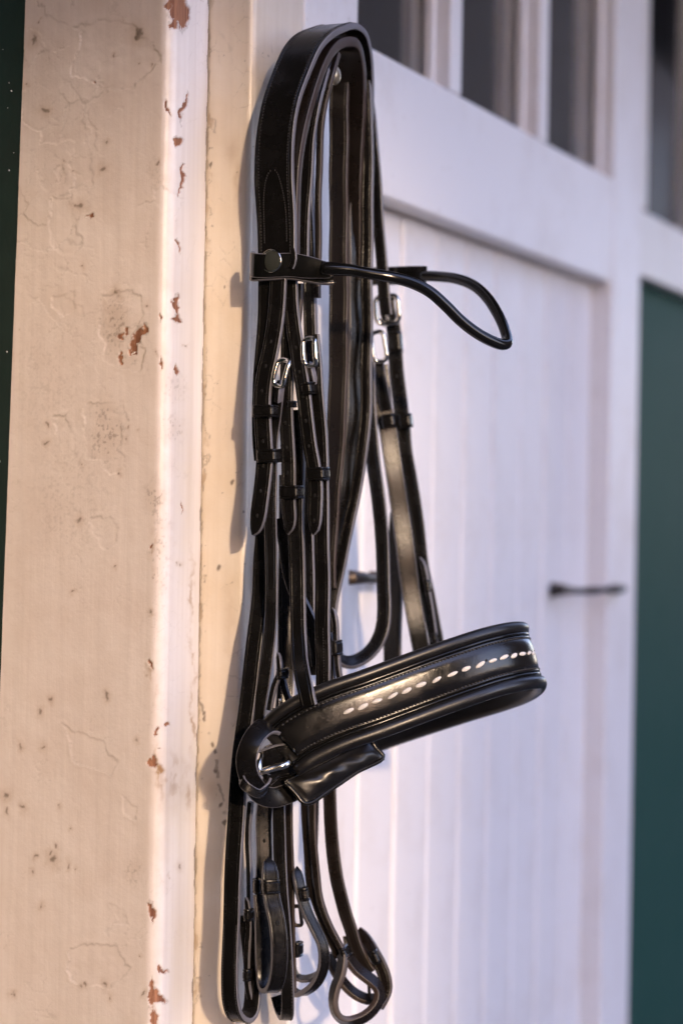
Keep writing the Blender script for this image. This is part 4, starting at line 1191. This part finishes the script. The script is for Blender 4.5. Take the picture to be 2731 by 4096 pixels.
# -- long rein on the near side, turned up at the bottom
l1 = strap('rein', [(1070, 1700, 1.778), (1066, 1900, 1.778), (1056, 2140, 1.772), (1046, 2250, 1.770), (1040, 2380, 1.768), (1032, 2470, 1.764), (1018, 2590, 1.760), (1004, 2700, 1.757), (985, 2850, 1.754), (966, 3000, 1.752), (952, 3150, 1.750), (943, 3300, 1.749), (936, 3440, 1.748), (928, 3620, 1.747), (922, 3800, 1.746), (921, 3930, 1.746), (925, 4010, 1.747), (942, 4066, 1.752), (975, 4082, 1.760), (1002, 4050, 1.766), (1012, 3970, 1.769), (1006, 3850, 1.770), (996, 3740, 1.770), (988, 3660, 1.771)], 64, BR, M_LEATHER, phi=22, t=0.0045)
si = STR_INFO[l1.name]
along(l1.name, 0.385, 0.505, (-0.0052, 0.0052), 0.0024, 0.0021, (0.0010, 0.00045, 0.0004), l1)
S('rein_layer', Z6, [(322, 392, 100, 1.772), (300, 372, 350), (298, 390, 600), (300, 400, 800), (310, 395, 1000)], 1.776, w=18, phi=30).name = 'rein'
K(Z11, 440, 540, 790, 960, 1.764, l1, 3.38, tilt=0, phi=22, depth=0.008)
K(Z11, 425, 535, 1600, 1770, 1.764, l1, 3.38, tilt=0, phi=22, depth=0.008)
SC('rein', Z11, [(455, 640, 1.768), (480, 780, 1.766), (492, 1000, 1.766), (480, 1300, 1.766), (470, 1600, 1.766), (480, 1850, 1.766), (510, 2010, 1.768)], 24, phi=24, tip0=0.01)
# billet with slotted hole and its loop
nbm = SC('rein_billet', Z11, [(745, 130, 1.752), (760, 200, 1.748), (775, 320, 1.745), (785, 480, 1.743), (805, 650, 1.741), (850, 850, 1.738), (880, 1020, 1.737), (895, 1200, 1.736), (900, 1400, 1.736), (892, 1600, 1.737), (862, 1790, 1.740), (800, 1905, 1.747), (735, 1880, 1.755), (705, 1750, 1.759), (690, 1400, 1.760), (680, 1000, 1.760), (660, 600, 1.761)], 66, phi=-20, tip0=0.016, w_m=0.0128)
K(Z11, 640, 925, 388, 585, 1.7455, nbm, 3.38, tilt=2, phi=-15, depth=0.010)
K(Z11, 545, 660, 388, 585, 1.762, nbm, 3.38, tilt=0, phi=-10, depth=0.009)
c, w, tt, n = local_frame(*Z11(872, 985), 1.737, 6, -20)
ellipsoids('punched_hole', [(c + n * 0.0020, (tt, w, n), (0.0024, 0.0019, 0.0006)), (c + tt * 0.012 + n * 0.0021, (tt, w, n), (0.0098, 0.0005, 0.0004))], nbm, M_HOLE, seg=12, rings=8)
n3 = S('rein', Z6, [(505, 592, 40), (508, 596, 300), (514, 602, 520), (530, 612, 740), (548, 628, 950), (562, 640, 1150), (572, 648, 1330), (572, 655, 1480), (566, 655, 1570, 1.782), (552, 640, 1606, 1.792), (530, 610, 1560, 1.800), (505, 570, 1450, 1.803)], 1.778, w=48, phi=8)
along(n3.name, 0.13, 0.27, (0.0035,), 0.0022, 0.0022, (0.0009, 0.0005, 0.0004), n3)
S('rein', Z6, [(596, 642, 40), (600, 646, 400), (605, 656, 700), (612, 662, 1000), (618, 664, 1250), (628, 664, 1420)], 1.806, w=30, phi=20, mat=M_LINING)
K(Z11, 590, 690, 1220, 1390, 1.770, n3, 3.38, depth=0.008)
# second billet, curling back
n4 = SC('rein_billet', Z12, [(-58, -105, 1.806), (-45, -20, 1.803), (-20, 100, 1.801), (15, 260, 1.80), (70, 430, 1.80), (140, 600, 1.80), (225, 780, 1.80), (300, 950, 1.80), (330, 1130, 1.80), (315, 1330, 1.802), (240, 1500, 1.806), (120, 1610, 1.812), (-20, 1655, 1.818), (-120, 1600, 1.82)], 42, phi=-28, tip0=0.012)
K(Z11, 1150, 1315, 498, 682, 1.801, n4, 3.38, tilt=8, phi=-10, depth=0.010)
K(Z11, 1070, 1242, 1238, 1442, 1.812, n4, 3.38, tilt=-2, phi=20, depth=0.009)
SC('rein', Z11, [(1075, 1450, 1.824), (1090, 1600, 1.824), (1125, 1705, 1.824), (1210, 1745, 1.822), (1330, 1725, 1.818), (1410, 1680, 1.812)], 0, Wc=(0.1, 0.25, 0.95), w_m=0.010, t=0.0026, groove=False)
cx, cy = Z11(1150, 890); buckle(cx, cy, 1.818, 48, 94, n4, M_IRON, tilt=6, phi=20, r=0.0016, tongue=False)
# pair of reins running to the right-hand loop
S('rein', ZF, [(1204, 1234, 3150), (1206, 1240, 3300), (1216, 1252, 3430), (1226, 1256, 3530), (1240, 1272, 3590), (1264, 1296, 3660), (1290, 1322, 3720), (1318, 1350, 3780), (1338, 1370, 3830)], 1.828, mat=M_LINING, w=32, phi=20)
n5 = S('rein', ZF, [(1234, 1262, 3150), (1238, 1266, 3300), (1250, 1276, 3480), (1262, 1288, 3580), (1284, 1310, 3650), (1308, 1334, 3710), (1332, 1358, 3760), (1358, 1384, 3810), (1372, 1400, 3840)], 1.820, mat=M_LINING, w=28, phi=28)
S('rein', Z6, [(798, 832, 20), (793, 820, 250), (788, 810, 480)], 1.866, mat=M_LINING, w=18, phi=10)
n7 = S('rein', ZF, [(1290, 1342, 3080), (1294, 1346, 3200), (1298, 1354, 3360), (1320, 1370, 3500), (1338, 1386, 3580), (1360, 1404, 3660), (1382, 1424, 3720), (1402, 1440, 3775), (1424, 1458, 3820), (1450, 1478, 3865), (1470, 1492, 3890)], 1.846, mat=M_LINING, w=50, phi=18)
lp = SC('rein_loop', Z12, [(600, 1110, 1.822), (596, 1250, 1.820), (560, 1420, 1.818), (490, 1580, 1.816), (455, 1780, 1.815), (500, 1950, 1.816), (620, 2030, 1.819), (790, 2015, 1.822), (960, 1920, 1.825), (1085, 1770, 1.828), (1110, 1620, 1.830), (1040, 1500, 1.832), (910, 1400, 1.833), (790, 1310, 1.833), (680, 1190, 1.832), (630, 1110, 1.830)], 0, mat=M_LINING, w_m=0.0105, t=0.0050, groove=False,
        Wc=[(0.5, 0.1, -0.85)] * 4 + [(0.35, 0.1, -0.9), (0.3, 0.2, -0.9), (0.1, 0.5, -0.85), (-0.1, 0.7, -0.7), (-0.3, 0.6, -0.7), (-0.5, 0.3, -0.8), (-0.5, 0, -0.85), (-0.4, -0.4, -0.8), (-0.3, -0.5, -0.8), (-0.3, -0.5, -0.8), (-0.3, -0.4, -0.85), (-0.3, -0.3, -0.85)], step=0.003)
SC('rein_loop', Z12, [(420, 1080, 1.846), (470, 1280, 1.846), (570, 1440, 1.846), (690, 1590, 1.846), (820, 1690, 1.846), (960, 1740, 1.846), (1090, 1720, 1.846)], 0, mat=M_LINING, w_m=0.010, t=0.0046, groove=False, Wc=(0.3, 0.45, 0.85), step=0.003)
SC('rein_loop', Z12, [(800, 800, 1.856), (880, 870, 1.853), (960, 980, 1.849), (1040, 1120, 1.846), (1120, 1270, 1.844), (1180, 1430, 1.843), (1195, 1580, 1.842), (1150, 1720, 1.840), (1080, 1840, 1.836)], 0, mat=M_LINING, w_m=0.0105, t=0.0045, groove=True, Wc=[(0.8, 0.4, -0.3)] * 3 + [(0.85, 0.3, -0.4)] * 3 + [(0.9, 0, -0.4)] * 3, step=0.003)
K(Z12, 560, 700, 985, 1170, 1.826, n5, 3.4844, tilt=26, phi=15, depth=0.012)
K(Z12, 975, 1130, 1035, 1235, 1.846, n7, 3.4844, tilt=24, phi=10, depth=0.010)
tube('tongue', [P(*Z12(955, 1500), 1.838), P(*Z12(968, 1710), 1.842)], 0.0014, lp, M_IRON, step=0.004, n=8)
SC('rein_loop', Z12, [(610, 960, 1.850), (700, 950, 1.850), (790, 960, 1.852)], 0, mat=M_LINING, w_m=0.012, t=0.004, Wc=(0, 1, 0.2))

# tall unseen slab added to darken reflections in the panes
side = empty('tall_light_blocker', (22, -7.3, 0), 'tall unseen dark slab added to darken reflections', 'light_blocker')
part('wall', box(4.5, 40, -7.6, -7.2, 0, 9.0), M_BLOCK, side)
part('blocker_cap', box(4.2, 40.3, -10.5, -7.0, 9.0, 9.2), M_BLOCK, side)

# unseen slab added behind the camera to hold back sky light
side_blocker = empty('side_light_blocker', (-1.55, -1.0, 0), 'unseen dark green slab added to block sky light', 'light blocker')
part('wall', box(-1.65, -1.5, -2.25, Y_POST_END, 0, 3.5), M_GREEN_D, side_blocker)
part('blocker_cap', box(-3.5, -1.2, -2.5, Y_POST_END, 3.501, 3.65), M_BLOCK_N, side_blocker)

# unseen overhang added to darken the leather's reflections from above
overhead_blocker = empty('overhead_light_blocker', (2.0, -0.3, 2.6), 'unseen dark overhang added to block sky from above', 'overhead_blocker')
part('blocker_sheet', box(-1.15, 9.0, -0.50, 0.25, 2.62, 2.66), M_BLOCK_N, overhead_blocker)
part('blocker_lip', box(-1.15, 9.0, -0.53, -0.5005, 2.58, 2.74), M_GREEN_D, overhead_blocker)

# punched holes down the billets
for st_, d0, d1 in ((s1, 0.055, 0.20), (s3, 0.06, 0.20), (s5, 0.085, 0.16), (r1, 0.05, 0.12), (s8, 0.23, 0.30)):
    t_ = STR_INFO[st_.name][5]
    along(st_.name, d0, d1, (0.0,), t_ / 2 + 0.0001, 0.019, (0.0017, 0.0012, 0.0003), st_, mat=M_HOLE, pname='punched_hole')
